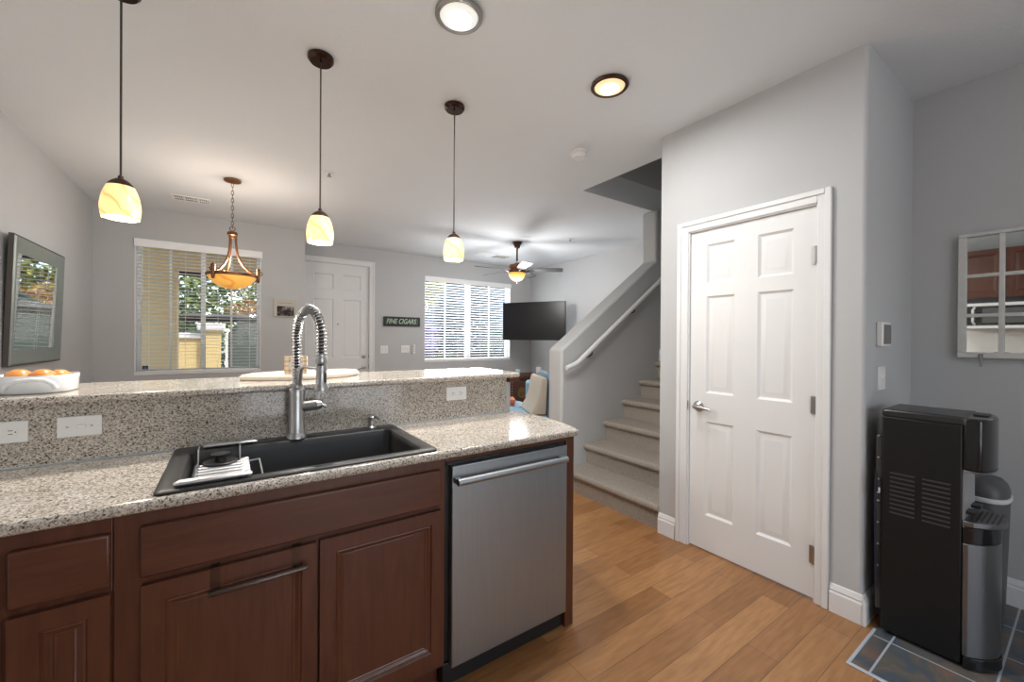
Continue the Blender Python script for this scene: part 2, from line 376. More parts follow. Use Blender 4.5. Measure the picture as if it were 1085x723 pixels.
obj('pane', MB().box((x0+0.06,YREAR-0.06,0.05),(1.11,YREAR-0.055,z1-0.06)), GLASS, d3); obj('pane', MB().box((1.19,YREAR-0.06,0.05),(x1-0.06,YREAR-0.055,z1-0.06)), GLASS, d3)
struct('patio_sun_block', MB().box((-1.5,-5.5,2.5),(4.2,YREAR-0.12,2.65)), CEILP, smooth=False)  # unseen roof slab, added to keep the sun off the rear opening
# closet box: face towards the kitchen (door hole), side to the nook, side to the stairs
CD = (0.826,1.527,0.0,2.035)
cw = MB()
for (a,b,p,q) in ((0.65,CD[0],0,CZ),(CD[0],CD[1],CD[3],CZ),(CD[1],1.741,0,CZ)): cw.box((XC,a,p),(XC+0.11,b,q))
# rounded outer corner to the nook
arc = [(XC+0.02-0.02*math.cos(t*PI/16), 0.65-0.02*math.sin(t*PI/16)) for t in range(9)]
cw.prism([(x,y,0) for x,y in arc]+[(XC+0.11,0.63,0),(XC+0.11,0.65,0)], (0,0,CZ))
bmesh.ops.remove_doubles(cw.bm, verts=cw.bm.verts, dist=1e-5)
struct('wall_closet', cw, PAINT, angle=30)
struct('wall_nook', MB().box((XC+0.11,0.63,0),(XR+0.12,0.74,CZ)), PAINT, smooth=False)
struct('wall_stair_right', MB().box((XC+0.11,1.63,0),(4.83,1.741,CZ)), PAINT, smooth=False)
struct('wall_stair_end', MB().box((4.83,1.63,0),(XF,2.89,CZ)), PAINT, smooth=False)
# stair wall: sloped top from x=2.425 to the post at x=3.763
SY0,SY1,SX0,SPX = 2.73,2.915,2.425,3.763
prof = [(SX0,SY0,0),(SX0,SY0,1.245),(SPX,SY0,2.19),(SPX,SY0,CZ),(4.83,SY0,CZ),(4.83,SY0,0)]
struct('wall_stair', MB().prism(prof,(0,SY1-SY0,0)), PAINT, bevel=0.022, seg=4)
# bar half wall (carries the raised counter)
struct('wall_island', MB().box((XL,1.965,0),(1.350,2.09,1.099)), PAINT, bevel=0.008)

# baseboards
def baseboard(mb, a, b, n):
    """a->b along the floor, n = outward normal"""
    a = Vector((*a,0)); b = Vector((*b,0)); n = Vector((*n,0))
    pr = [(0,0),(0.016,0),(0.016,0.095),(0.011,0.104),(0.013,0.112),(0.008,0.124),(0.004,0.135),(0,0.138)]
    mb.prism([a+n*p+Vector((0,0,q)) for p,q in pr], b-a)
bb = MB(); baseboard(bb,(XC,1.741),(XC,1.611),(-1,0)); baseboard(bb,(XC,0.757),(XC,0.628),(-1,0)); struct('baseboard_closet', bb, WHITE, angle=25)
bb = MB(); baseboard(bb,(XC-0.016,0.63),(XR,0.63),(0,-1)); struct('baseboard_nook', bb, WHITE, angle=25)
bb = MB(); baseboard(bb,(XR,0.61),(XR,YREAR),(-1,0)); struct('baseboard_right', bb, WHITE, angle=25)
bb = MB(); baseboard(bb,(SX0,SY1),(SX0,SY0),(-1,0)); struct('baseboard_stair', bb, WHITE, angle=25)
bb = MB(); baseboard(bb,(1.86,YB2),(XF,YB2),(0,-1)); struct('baseboard_front', bb, WHITE, angle=25)
bb = MB(); baseboard(bb,(XF,YB2),(XF,2.89),(-1,0)); struct('baseboard_living', bb, WHITE, angle=25)

# stairs
RISE, RUN, X0 = 0.185, 0.262, 2.478
pts = [(X0,0.0)]
for k in range(6):
    xr = X0 + k*RUN; zt = (k+1)*RISE
    pts += [(xr, zt-0.062), (xr-0.014, zt-0.056)]
    for t in range(1,8):
        a = -PI/2 - t*PI/8*1.0
        pts.append((xr-0.014+0.027*math.cos(a)*0.9, zt-0.028+0.028*math.sin(a)))
    pts.append((xr-0.006, zt)); 
    if k < 5: pts.append((xr+RUN, zt))
pts += [(4.83,6*RISE),(4.83,0)]
clean = [pts[0]]
for p in pts[1:]:
    if (Vector(p)-Vector(clean[-1])).length > 1e-4: clean.append(p)
st = struct('stairs', MB().prism([(x,1.741,z) for x,z in clean],(0,SY0-1.741,0)), CARPET, angle=50)
bb = MB(); bb.box((3.83,SY0-0.014,1.11),(4.83,SY0,1.235)).box((4.816,1.741,1.11),(4.83,SY0,1.235)); struct('baseboard_landing', bb, WHITE, bevel=0.004)

# ------------------------------------------------------------------ windows
def window(name, w, y, thick, mull, munts):
    x0,x1,z0,z1 = w; root = sempty(name, ((x0+x1)/2, y, z0))
    ret = MB(); t = 0.012     # white returns lining the hole, and a sill
    ret.box((x0,y,z0),(x0+t,y+0.10,z1)).box((x1-t,y,z0),(x1,y+0.10,z1)).box((x0,y,z1-t),(x1,y+0.10,z1))
    obj('window_return', ret, WHITE, root, bevel=0.002)
    obj('window_sill', MB().box((x0-0.002,y-0.008,z0-0.012),(x1+0.002,y+0.10,z0+0.022)), WHITE, root, bevel=0.004)
    f = MB(); a = 0.042; yy0,yy1 = y+0.085,y+0.135
    f.box((x0,yy0,z0),(x0+a,yy1,z1)).box((x1-a,yy0,z0),(x1,yy1,z1)).box((x0,yy0,z0),(x1,yy1,z0+a)).box((x0,yy0,z1-a),(x1,yy1,z1))
    f.box((mull[0],yy0-0.005,z0),(mull[1],yy1,z1))
    fr = obj('window_frame', f, VINYL, root, bevel=0.003)
    g = MB()
    for m in munts: g.box((m-0.011,y+0.098,z0+a),(m+0.011,y+0.112,z1-a))
    zc = (z0+z1)/2
    obj('muntin', g, VINYL, root, bevel=0.002)
    obj('pane', MB().box((x0+a,y+0.113,z0+a),(mull[0],y+0.117,z1-a)), GLASS, root)
    obj('pane', MB().box((mull[1],y+0.119,z0+a),(x1-a,y+0.123,z1-a)), GLASS, root)
    return root
w1 = window('window_1', W1, YB1, 0.15, (-0.297,-0.252), (-0.573,0.0))
w2 = window('window_2', W2, YB2, 0.15, (3.525,3.62), (3.117,4.027))
# small security sticker on the glass of window 1
stx, stz = -0.79, 0.985
sh = [(-0.026,0.03),(-0.018,0.034),(0,0.03),(0.018,0.034),(0.026,0.03),(0.024,0.012),(0.03,-0.008),(0.018,-0.03),(0,-0.038),(-0.018,-0.03),(-0.03,-0.008),(-0.024,0.012)]
sk = thing('window_sticker','small dark blue shield sticker in the lower left corner of the dining window','sticker',(stx,YB1+0.112,stz))
obj('shield', MB().prism([(stx+1.0*a,YB1+0.1125,stz+1.0*b) for a,b in sh],(0,-0.001,0)), pm('navy_vinyl',(0.02,0.025,0.09),0.4), sk)
obj('emblem_bar', MB().box((stx-0.012,YB1+0.1105,stz-0.004),(stx+0.014,YB1+0.1115,stz+0.012)), pm('blue_vinyl',(0.10,0.13,0.32),0.4), sk)

def blind(name, label, w, y, n, spacing, tilt, top, val_over):
    x0,x1,z0,z1 = w; root = thing(name, label, 'blind', ((x0+x1)/2,y,z1))
    obj('valance', MB().box((x0-0.002,y-0.022,z1-0.082),(x1+val_over,y-0.006,z1+0.004)), SLAT, root, bevel=0.003)
    obj('headrail', MB().box((x0+0.014,y+0.0,z1-0.055),(x1-0.014,y+0.05,z1-0.014)), SLAT, root, bevel=0.002)
    sl = MB(); yc = y+0.028
    for i in range(n):
        zc = z0+0.055+i*spacing
        if zc > z1-0.06: break
        M = Matrix.Translation((0,yc,zc)) @ Matrix.Rotation(R(tilt),4,'X')
        sl.box((x0+0.016,-0.0245,-0.0014),(x1-0.016,0.0245,0.0014), M)
    obj('slats', sl, SLAT, root, smooth=False)
    obj('bottom_rail', MB().box((x0+0.016,yc-0.024,z0+0.023),(x1-0.016,yc+0.024,z0+0.036)), SLAT, root, bevel=0.003)
    cd_ = MB(); L = x1-x0
    for q in (0.10,0.37,0.63,0.90):
        for s in (-0.026,0.026): cd_.cyl((x0+L*q,yc+s,z0+0.03),(x0+L*q,yc+s,z1-0.05),0.0011,6)
    obj('ladder_cords', cd_, SLAT, root)
    obj('tilt_wand', MB().cyl((x0+L*0.055,y-0.006,z1-0.09),(x0+L*0.055,y-0.006,z1-0.62),0.004,8), WHITEP, root)
    return root
blind('venetian_blind','open white slatted blind over the dining window beside the left wall', W1, YB1, 40, 0.0385, -3, 0, 0.012)
blind('venetian_blind','white slatted blind, half closed, over the living room window behind the television', W2, YB2, 34, 0.0445, -13, 0, 0.0)

# ------------------------------------------------------------------ doors
def lever(root_loc, parent, axis, side, mat):
    pass
# closet door: plane x = XC, u along -Y (seen left to right)
d1 = sempty('door_1', (XC,(CD[0]+CD[1])/2,0))
XD = XC+0.012
def PC(u,z,v): return (XD-v, u, z)
pan = []
for (a,b) in ((1.242,1.416),(0.934,1.114)):
    for (p,q) in ((0.232,0.826),(1.004,1.614),(1.695,1.940)): pan.append((a,b,p,q))
obj('door_slab', slab_door(MB(), PC, CD[0]+0.004,CD[1]-0.004,0.012,CD[3]-0.006, pan, DOORPROF, 0.035), WHITE, d1, angle=20)
cs = MB(); A0,A1,AZ = 0.762,1.606,2.105
def casing(a,b,p,q):
    cs.box((XC-0.012,a,p),(XC,b,q))
casing(A0,CD[0]-0.004,0,AZ); casing(CD[1]+0.004,A1,0,AZ); casing(CD[0]-0.004,CD[1]+0.004,CD[3]+0.004,AZ)
cs.box((XC-0.019,A0,0),(XC-0.012,A0+0.028,AZ)); cs.box((XC-0.019,A1-0.028,0),(XC-0.012,A1,AZ)); cs.box((XC-0.019,A0+0.028,AZ-0.028),(XC-0.012,A1-0.028,AZ))
obj('door_casing', cs, WHITE, d1, bevel=0.004)
jb = MB().box((XC-0.002,CD[0]-0.006,0),(XC+0.11,CD[0]+0.002,CD[3]+0.006)).box((XC-0.002,CD[1]-0.002,0),(XC+0.11,CD[1]+0.006,CD[3]+0.006)).box((XC-0.002,CD[0],CD[3]-0.003),(XC+0.11,CD[1],CD[3]+0.006))
obj('door_jamb', jb, WHITE, d1)
for z in (1.778,1.008,0.238):
    obj('hinge', MB().cyl((XC-0.001,CD[0]+0.002,z-0.045),(XC-0.001,CD[0]+0.002,z+0.045),0.007,12).box((XC+0.001,CD[0]+0.002,z-0.045),(XC+0.0115,CD[0]+0.022,z+0.045)), NICKEL, d1)
hy, hz = 1.462, 0.915
hd = MB().lathe((XD,hy,hz),[(0.033,0.0),(0.033,-0.006),(0.026,-0.012),(0.012,-0.016),(0.011,-0.045)],24,'X')
hd.tube([(XD-0.045,hy+0.012,hz),(XD-0.052,hy,hz),(XD-0.054,hy-0.03,hz+0.002),(XD-0.053,hy-0.07,hz-0.002),(XD-0.050,hy-0.105,hz-0.008)],0.010,12,rs=[0.008,0.013,0.011,0.009,0.006])
obj('door_handle', hd, NICKEL, d1)
obj('strike_plate', MB().box((XC-0.0045,CD[1]+0.0005,0.885),(XC+0.004,CD[1]+0.005,0.945)), pm('dull_metal',(0.25,0.25,0.25),0.4,0.9), d1)
# front entry door: plane y = YB2
d2 = sempty('door_2', (1.32,YB2,0))
YD = YB2+0.03
def PE(u,z,v): return (u, YD-v, z)
pan = []
for (a,b) in ((0.985,1.258),(1.385,1.655)):
    for (p,q) in ((0.26,0.83),(1.035,1.92),(2.068,2.293)): pan.append((a,b,p,q))
obj('door_slab', slab_door(MB(), PE, ED[0]+0.003,ED[1]-0.003,0.012,ED[3]-0.005, pan, DOORPROF, 0.045), WHITE, d2, angle=20)
cs = MB().box((0.797,YB2-0.014,0),(ED[0]-0.002,YB2,2.53)).box((ED[1]+0.003,YB2-0.014,0),(1.855,YB2,2.53)).box((ED[0]-0.002,YB2-0.014,ED[3]+0.003),(ED[1]+0.003,YB2,2.53))
cs.box((1.83,YB2-0.021,0),(1.855,YB2-0.014,2.53)).box((0.797,YB2-0.021,2.505),(1.83,YB2-0.014,2.53))
obj('door_casing', cs, WHITE, d2, bevel=0.004)
obj('door_jamb', MB().box((ED[1]-0.002,YB2-0.002,0),(ED[1]+0.005,YB2+0.15,ED[3]+0.006)).box((ED[0]-0.005,YB2-0.002,0),(ED[0]+0.002,YB2+0.15,ED[3]+0.006)).box((ED[0],YB2-0.002,ED[3]-0.003),(ED[1],YB2+0.15,ED[3]+0.006)), WHITE, d2)
obj('deadbolt', MB().lathe((1.702,YD,1.055),[(0.033,0.001),(0.033,-0.008),(0.024,-0.014),(0.010,-0.016),(0.009,-0.03)],20,'Y').box((1.698,YD-0.034,1.04),(1.706,YD-0.014,1.07)), NICKEL, d2)
e_ = MB().lathe((1.705,YD,0.89),[(0.032,0.001),(0.032,-0.008),(0.012,-0.014),(0.011,-0.045)],20,'Y')
e_.tube([(1.712,YD-0.045,0.892),(1.70,YD-0.052,0.89),(1.66,YD-0.054,0.875),(1.60,YD-0.05,0.85)],0.01,12,rs=[0.008,0.012,0.010,0.007]); obj('door_handle', e_, NICKEL, d2)
obj('peephole', MB().lathe((1.322,YD+0.001,1.545),[(0.011,0),(0.010,-0.004),(0.004,-0.004)],14,'Y'), pm('dark_brass',(0.12,0.11,0.10),0.4,0.8), d2)
for z in (2.2,1.23,0.25): obj('hinge', MB().cyl((ED[0]+0.001,YB2+0.028,z-0.045),(ED[0]+0.001,YB2+0.028,z+0.045),0.006,10), NICKEL, d2)
obj('strike_plate', MB().box((ED[1]-0.0035,YB2+0.005,0.86),(ED[1]-0.002,YB2+0.028,0.93)).box((ED[1]-0.0035,YB2+0.005,1.03),(ED[1]-0.002,YB2+0.028,1.08)), pm('dull_metal',(0.25,0.25,0.25),0.4,0.9), d2)
# ------------------------------------------------------------------ kitchen island
YF, YO = 1.401, 1.381        # face-frame plane, door-front plane
# granite counter with the sink hole and a bowed free end
SKX0,SKX1,SKY0,SKY1 = -0.150,0.618,1.412,1.908
mb = MB(); z1 = 0.917; zb = 0.886; bm = mb.bm
xs = [XL,SKX0,SKX1,0.95]; ys = [1.378,SKY0,SKY1,1.935]
V = {}
def vv(x,y):
    k = (round(x,4),round(y,4))
    if k not in V: V[k] = bm.verts.new((x,y,z1))
    return V[k]
for i in range(3):
    for j in range(3):
        if i == 1 and j == 1: continue
        bm.faces.new([vv(xs[i],ys[j]),vv(xs[i+1],ys[j]),vv(xs[i+1],ys[j+1]),vv(xs[i],ys[j+1])])
endc = [(1.336,1.378),(1.354,1.415),(1.376,1.50),(1.392,1.60),(1.400,1.70),(1.398,1.80),(1.385,1.89),(1.365,1.960),(1.335,1.960),(1.335,1.935)]
bm.faces.new([vv(0.95,1.378)]+[vv(*p) for p in endc]+[vv(0.95,1.935),vv(0.95,SKY1),vv(0.95,SKY0)])
fs = list(bm.faces)
r_ = bmesh.ops.extrude_face_region(bm, geom=fs)
for v in [g for g in r_['geom'] if isinstance(g, bmesh.types.BMVert)]: v.co.z = zb
# extruding leaves the first faces on top and the copies below; both are kept so that the slab is closed
ct = tag(obj('countertop', mb, GRAN, bevel=0.011, seg=4), 'pale speckled granite worktop around the black sink, lower level of the island', 'countertop')
sp = tag(obj('backsplash', MB().box((XL,1.935,0.917),(1.30,1.963,1.1145)), GRAN, bevel=0.002), 'speckled granite upstand behind the sink and faucet', 'backsplash')
tag(obj('grout_line', MB().box((XL,1.9285,0.9172),(1.31,1.9348,0.9215)), pm('grey_caulk',(0.36,0.39,0.41),0.6)), 'grey caulk bead where the granite upstand meets the worktop', 'caulk')
bt = thing('bar_top','raised granite breakfast bar carrying the tray and white dish','countertop',(0,2.1,1.115))
bo = [(XL,1.899),(1.330,1.899),(1.368,1.904),(1.382,1.92),(1.386,2.0),(1.395,2.395),(XL,2.395)]
obj('granite_slab', MB().prism([(x,y,1.115) for x,y in bo],(0,0,0.028)), GRAN, bt, bevel=0.010, seg=4)
obj('support_board', MB().box((1.302,1.905,1.090),(1.368,1.9635,1.1148)).box((1.302,1.9635,1.0995),(1.368,2.36,1.1148)).box((1.15,1.965,1.0995),(1.302,2.36,1.1148)), CHERH, bt, bevel=0.003)
# sink
sk = thing('kitchen_sink','black composite drop-in sink in the granite worktop','sink',(0.23,1.66,0.92))
rim = [(-0.168,1.397),(0.636,1.397),(0.636,1.924),(-0.168,1.924)]
inn = [(-0.118,1.437),(0.590,1.437),(0.590,1.834),(-0.118,1.834)]
def rr(rect, r, n=5):
    x0,y0 = rect[0]; x1,y1 = rect[2]; o = []
    for cx,cy,a0 in ((x0+r,y0+r,PI),(x1-r,y0+r,1.5*PI),(x1-r,y1-r,0),(x0+r,y1-r,0.5*PI)):
        for k in range(n+1): a = a0+k*PI/2/n; o.append((cx+r*math.cos(a),cy+r*math.sin(a)))
    return o
def loft(mb, loops, cap0=False, cap1=True):
    R_ = [[mb.bm.verts.new(p) for p in L] for L in loops]; n = len(R_[0])
    for A,B in zip(R_,R_[1:]):
        for i in range(n): mb.bm.faces.new((A[i],A[(i+1)%n],B[(i+1)%n],B[i]))
    if cap0: mb.bm.faces.new(R_[0][::-1])
    if cap1: mb.bm.faces.new(R_[-1])
    return mb
def zl(l, z): return [(x,y,z) for x,y in l]
def grow(l, d): 
    x0,y0 = l[0]; x1,y1 = l[2]; return [(x0-d,y0-d),(x1+d,y0-d),(x1+d,y1+d),(x0-d,y1+d)]
loft_ = loft(MB(), [zl(rr(rim,0.02),0.9172),zl(rr(grow(rim,0.0),0.02),0.923),zl(rr(grow(rim,-0.005),0.018),0.927),zl(rr(grow(inn,0.008),0.028),0.927),zl(rr(inn,0.03),0.922),zl(rr(grow(inn,-0.004),0.03),0.90),zl(rr(grow(inn,-0.012),0.04),0.72),zl(rr(grow(inn,-0.03),0.045),0.695)], cap1=True)
obj('basin', loft_, SINKM, sk, angle=50, fix=False)
obj('drain', MB().lathe((0.24,1.64,0.696),[(0.055,0.0),(0.055,0.003),(0.045,0.004),(0.03,-0.0),(0.0,-0.0)],24), CHROME, sk)
# faucet
FX,FY,FZ = 0.2205,1.865,0.927
fc = thing('faucet','brushed steel spring-neck kitchen faucet at the back of the sink','faucet',(FX,FY,FZ))
obj('base_flange', MB().lathe((FX,FY,FZ),[(0.0395,0),(0.0395,0.004),(0.037,0.012),(0.032,0.022),(0.031,0.024)],28), NICKEL, fc)
obj('body', MB().lathe((FX,FY,FZ),[(0.0315,0.022),(0.0315,0.03),(0.0295,0.034),(0.0305,0.17),(0.0305,0.19),(0.028,0.199),(0.018,0.205),(0.018,0.21),(0.0225,0.212),(0.0225,0.222),(0.016,0.226)],28), NICKEL, fc)
DIRN = Vector((0.30,-0.954,0)).normalized(); RCH = 0.20
# gooseneck path: up, half circle, down
path = []; zt = 1.345; rA = RCH/2
for k in range(9): path.append(Vector((FX,FY,FZ+0.22+(zt-FZ-0.22)*k/8)))
for k in range(1,25):
    a = PI - PI*k/24; path.append(Vector((FX,FY,zt)) + DIRN*(rA+rA*math.cos(a)) + Vector((0,0,rA*math.sin(a)*1.03)))
for k in range(1,5): path.append(Vector((FX,FY,zt)) + DIRN*RCH + Vector((0,0,-0.085*k/4)))
obj('hose', MB().tube(path,0.009,12), pm('dark_hose',(0.03,0.03,0.032),0.5), fc)
def coil(path, r, wire, pitch, name, tight=0):
    # arc-length param
    L=[0]
    for a,b in zip(path,path[1:]): L.append(L[-1]+(b-a).length)
    T=L[-1]; turns=int(T/pitch); N=turns*12; out=[]; side=DIRN.cross(Vector((0,0,1))).normalized(); j=0
    for i in range(N+1):
        s=T*i/N
        while j<len(L)-2 and L[j+1]<s: j+=1
        f=(s-L[j])/max(1e-9,L[j+1]-L[j]); p=path[j].lerp(path[j+1],f)
        t=(path[min(j+2,len(path)-1)]-path[max(j-1,0)]).normalized(); n=t.cross(side).normalized(); a=2*PI*turns*i/N
        out.append(p+side*r*math.cos(a)+n*r*math.sin(a))
    return MB().tube(out,wire,6)
obj('spring', coil(path[1:],0.0165,0.0029,0.0125,'spring'), NICKEL, fc)
HX_,HY_ = FX+DIRN.x*RCH, FY+DIRN.y*RCH
obj('riser_sleeve', MB().cyl((FX,FY,FZ+0.215),(FX,FY,FZ+0.285),0.0155,20), NICKEL, fc)
obj('hose_collar', MB().lathe((HX_,HY_,1.235),[(0.017,0.0),(0.0195,0.004),(0.0195,0.016),(0.017,0.03),(0.017,0.042)],20), NICKEL, fc)
sh_ = MB().lathe((HX_,HY_,1.137),[(0.027,0.0),(0.0275,0.012),(0.024,0.02),(0.0185,0.034),(0.0185,0.082),(0.0195,0.086),(0.0195,0.094),(0.0085,0.098),(0.0085,0.13)],24)
so = obj('spray_head', sh_, NICKEL, fc)
obj('spray_button', MB().box((HX_+0.008,HY_-0.022,1.167),(HX_+0.015,HY_-0.014,1.205)), DARK, so, bevel=0.002)
arm = [Vector((FX,FY,FZ+0.218))+DIRN*0.020, Vector((FX,FY,FZ+0.25))+DIRN*0.030, Vector((FX,FY,FZ+0.282))+DIRN*0.040, Vector((FX,FY,FZ+0.292))+DIRN*0.065, Vector((HX_,HY_,1.218))-DIRN*0.016]
obj('docking_arm', MB().tube(arm,0.006,10,rs=[0.009,0.009,0.008,0.005,0.0045]).lathe((HX_,HY_,1.212),[(0.021,0),(0.021,0.012)],20), NICKEL, fc)
hv = MB().cyl((FX+0.01,FY-0.004,1.052),(FX+0.076,FY-0.022,1.058),0.0205,20)
hv.cyl((FX+0.076,FY-0.022,1.058),(FX+0.092,FY-0.026,1.062),0.0205,20,r2=0.013).cyl((FX+0.083,FY-0.024,1.062),(FX+0.105,FY-0.03,1.050),0.006,12).cyl((FX+0.083,FY-0.024,1.062),(FX+0.092,FY-0.027,1.082),0.006,12)
obj('lever_handle', hv, NICKEL, fc)
sd = thing('soap_dispenser','small brushed steel soap dispenser pump on the sink deck','soap dispenser',(0.527,1.888,0.927))
obj('base_collar', MB().lathe((0.527,1.888,0.927),[(0.021,0),(0.021,0.004),(0.014,0.01),(0.0125,0.03),(0.0125,0.036)],20), NICKEL, sd)
obj('pump_spout', MB().lathe((0.527,1.888,0.962),[(0.006,0),(0.013,0.001),(0.014,0.014),(0.010,0.019),(0.0,0.019)],20).tube([(0.527,1.888,0.974),(0.545,1.868,0.978),(0.556,1.855,0.970)],0.005,8), NICKEL, sd)
# expandable wire rack over the left of the sink
rk = thing('sink_rack','chrome expandable wire dish rack hung over the left end of the sink','dish rack',(-0.05,1.65,0.93))
def flat_rail(y, x0, x1, w, name):
    obj(name, MB().tube([(x0,y,0.934),(x0+0.012,y,0.936),(x1-0.012,y,0.936),(x1,y,0.934)],w,12,rs=[w*0.5,w,w,w*0.5],sx=1.0,sy=0.42,up=(0,0,1)), SATIN, rk)
flat_rail(1.428,-0.128,0.052,0.018,'front_rail'); flat_rail(1.862,-0.082,0.085,0.017,'back_rail')
ln = MB()
for k in range(9):
    y = 1.475+k*0.034; zf = 0.888
    ln.tube([(-0.098,y,zf+0.008),(-0.088,y+0.004,zf),(0.028,y+0.004,zf),(0.048,y+0.017,zf+0.006),(0.030,y+0.030,zf)],0.0070,8)
obj('wire_tray', ln, SATIN, rk)
fr_ = MB()
for x in (-0.095,0.028):
    fr_.tube([(x,1.428,0.936),(x,1.447,0.933),(x,1.453,0.912),(x,1.464,0.886),(x,1.60,0.882),(x,1.78,0.884),(x,1.808,0.90),(x,1.820,0.932),(x,1.862,0.936)],0.0026,8)
fr_.tube([(0.028,1.47,0.888),(0.085,1.47,0.892),(0.085,1.73,0.896),(0.028,1.73,0.892)],0.0028,8)
obj('side_frame', fr_, SATIN, rk)
tag(obj('sink_stopper', MB().lathe((-0.03,1.755,0.8955),[(0.050,0.0),(0.052,0.004),(0.049,0.007),(0.018,0.007),(0.015,0.020),(0.017,0.026),(0.028,0.028),(0.029,0.032),(0.0,0.034)],28), DARK),'black rubber sink stopper lying on the wire dish rack','sink stopper')

# cabinets
CABPROF = [(0.003,-0.006),(0.008,-0.004),(0.012,-0.007),(0.020,-0.010),(0.022,-0.008),(0.026,-0.010)]
def PO(u,z,v): return (u, YO-v, z)
def cab_door(parent, u0,u1,z0,z1, fw, name='door'):
    p = (u0+fw[0],u1-fw[1],z0+fw[2],z1-fw[3])
    return obj(name, slab_door(MB(),PO,u0,u1,z0,z1,[p],CABPROF,0.0195), CHERV, parent, bevel=0.004, angle=25)
def cab_drawer(parent, u0,u1,z0,z1, name='drawer_front'):
    return obj(name, MB().box((u0,YO,z0),(u1,YO+0.0195,z1)), CHERH, parent, bevel=0.006, seg=3)
lc = thing('base_cabinet','dark cherry base cabinet with one narrow drawer over a door, left of the sink cabinet','cabinet',(-0.335,1.66,0))
obj('cabinet_box', MB().box((XL+0.002,YF,0.10),(-0.2425,1.963,0.886)), CHERV, lc, bevel=0.002)
obj('toe_kick', MB().box((XL+0.002,YF+0.065,0),(-0.2425,YF+0.08,0.10)), CHERH, lc)
cab_drawer(lc,-0.412,-0.2435,0.717,0.848); cab_door(lc,-0.412,-0.2435,0.135,0.699,(0.05,0.04,0.05,0.045))
cab_drawer(lc,-0.80,-0.425,0.717,0.848); cab_door(lc,-0.80,-0.425,0.135,0.699,(0.05,0.045,0.05,0.045))
sc = thing('sink_cabinet','dark cherry sink base cabinet with a false front above two doors','cabinet',(0.21,1.66,0))
bx = MB().box((-0.2415,YF,0.10),(0.665,1.42,0.886)).box((-0.2415,1.42,0.10),(-0.2235,1.963,0.886)).box((0.647,1.42,0.10),(0.665,1.963,0.886)).box((-0.2235,1.42,0.10),(0.647,1.963,0.118))
obj('cabinet_box', bx, CHERV, sc, bevel=0.002)
obj('toe_kick', MB().box((-0.2415,YF+0.065,0),(0.665,YF+0.08,0.10)), CHERH, sc)
cab_drawer(sc,-0.190,0.642,0.718,0.850,'false_drawer_front')
cab_door(sc,-0.187,0.222,0.135,0.699,(0.047,0.042,0.05,0.050)); cab_door(sc,0.2305,0.642,0.135,0.701,(0.047,0.038,0.05,0.046))
TOWELB = pm('polished_bronze',(0.13,0.10,0.09),0.25,0.9,var=0.1,scale=30)
tb = thing('towel_bar','bronze towel bar hooked over the left door of the sink cabinet','towel bar',(0.07,1.36,0.65))
for x in (-0.034,0.165):
    obj('hook_strap', MB().box((x-0.011,1.3775,0.645),(x+0.011,1.3795,0.7035)).box((x-0.011,1.3775,0.7015),(x+0.011,1.3995,0.7035)).box((x-0.011,1.362,0.640),(x+0.011,1.3795,0.646)), BRONZE, tb)
obj('bar', MB().tube([(-0.047,1.362,0.640),(-0.042,1.360,0.640),(0.186,1.360,0.642),(0.191,1.362,0.642)],0.0078,10), TOWELB, tb)
ep = tag(obj('end_panel', MB().box((1.275,YF,0.0),(1.325,1.963,0.886)), CHERV, bevel=0.003),'dark cherry end panel right of the dishwasher, carrying the worktop end','end panel')
obj('top_rail', MB().box((0.6655,YF,0.868),(1.2745,1.409,0.886)), CHERH, ep, bevel=0.002)
dw = thing('dishwasher','stainless steel dishwasher with a bar handle between sink cabinet and end panel','dishwasher',(0.97,1.66,0))
obj('tub', MB().box((0.668,1.4125,0.10),(1.272,1.955,0.872)), DARK, dw, bevel=0.004)
obj('door_panel', MB().box((0.687,1.383,0.088),(1.266,1.411,0.853)), STEEL, dw, bevel=0.004, seg=3)
obj('gap_shade', MB().box((0.672,1.404,0.853),(1.268,1.43,0.8665)), DARK, dw, bevel=0.002)  # dark strip standing in for the shaded gap above the door
obj('toe_kick', MB().box((0.668,1.421,0.0),(1.272,1.46,0.087)), DARK, dw, bevel=0.003)
hb = MB().cyl((0.690,1.345,0.803),(1.232,1.345,0.803),0.0135,24)
for x in (0.702,1.220): hb.box((x-0.012,1.345,0.793),(x+0.012,1.384,0.813))
obj('handle', hb, STEEL, dw, bevel=0.002)

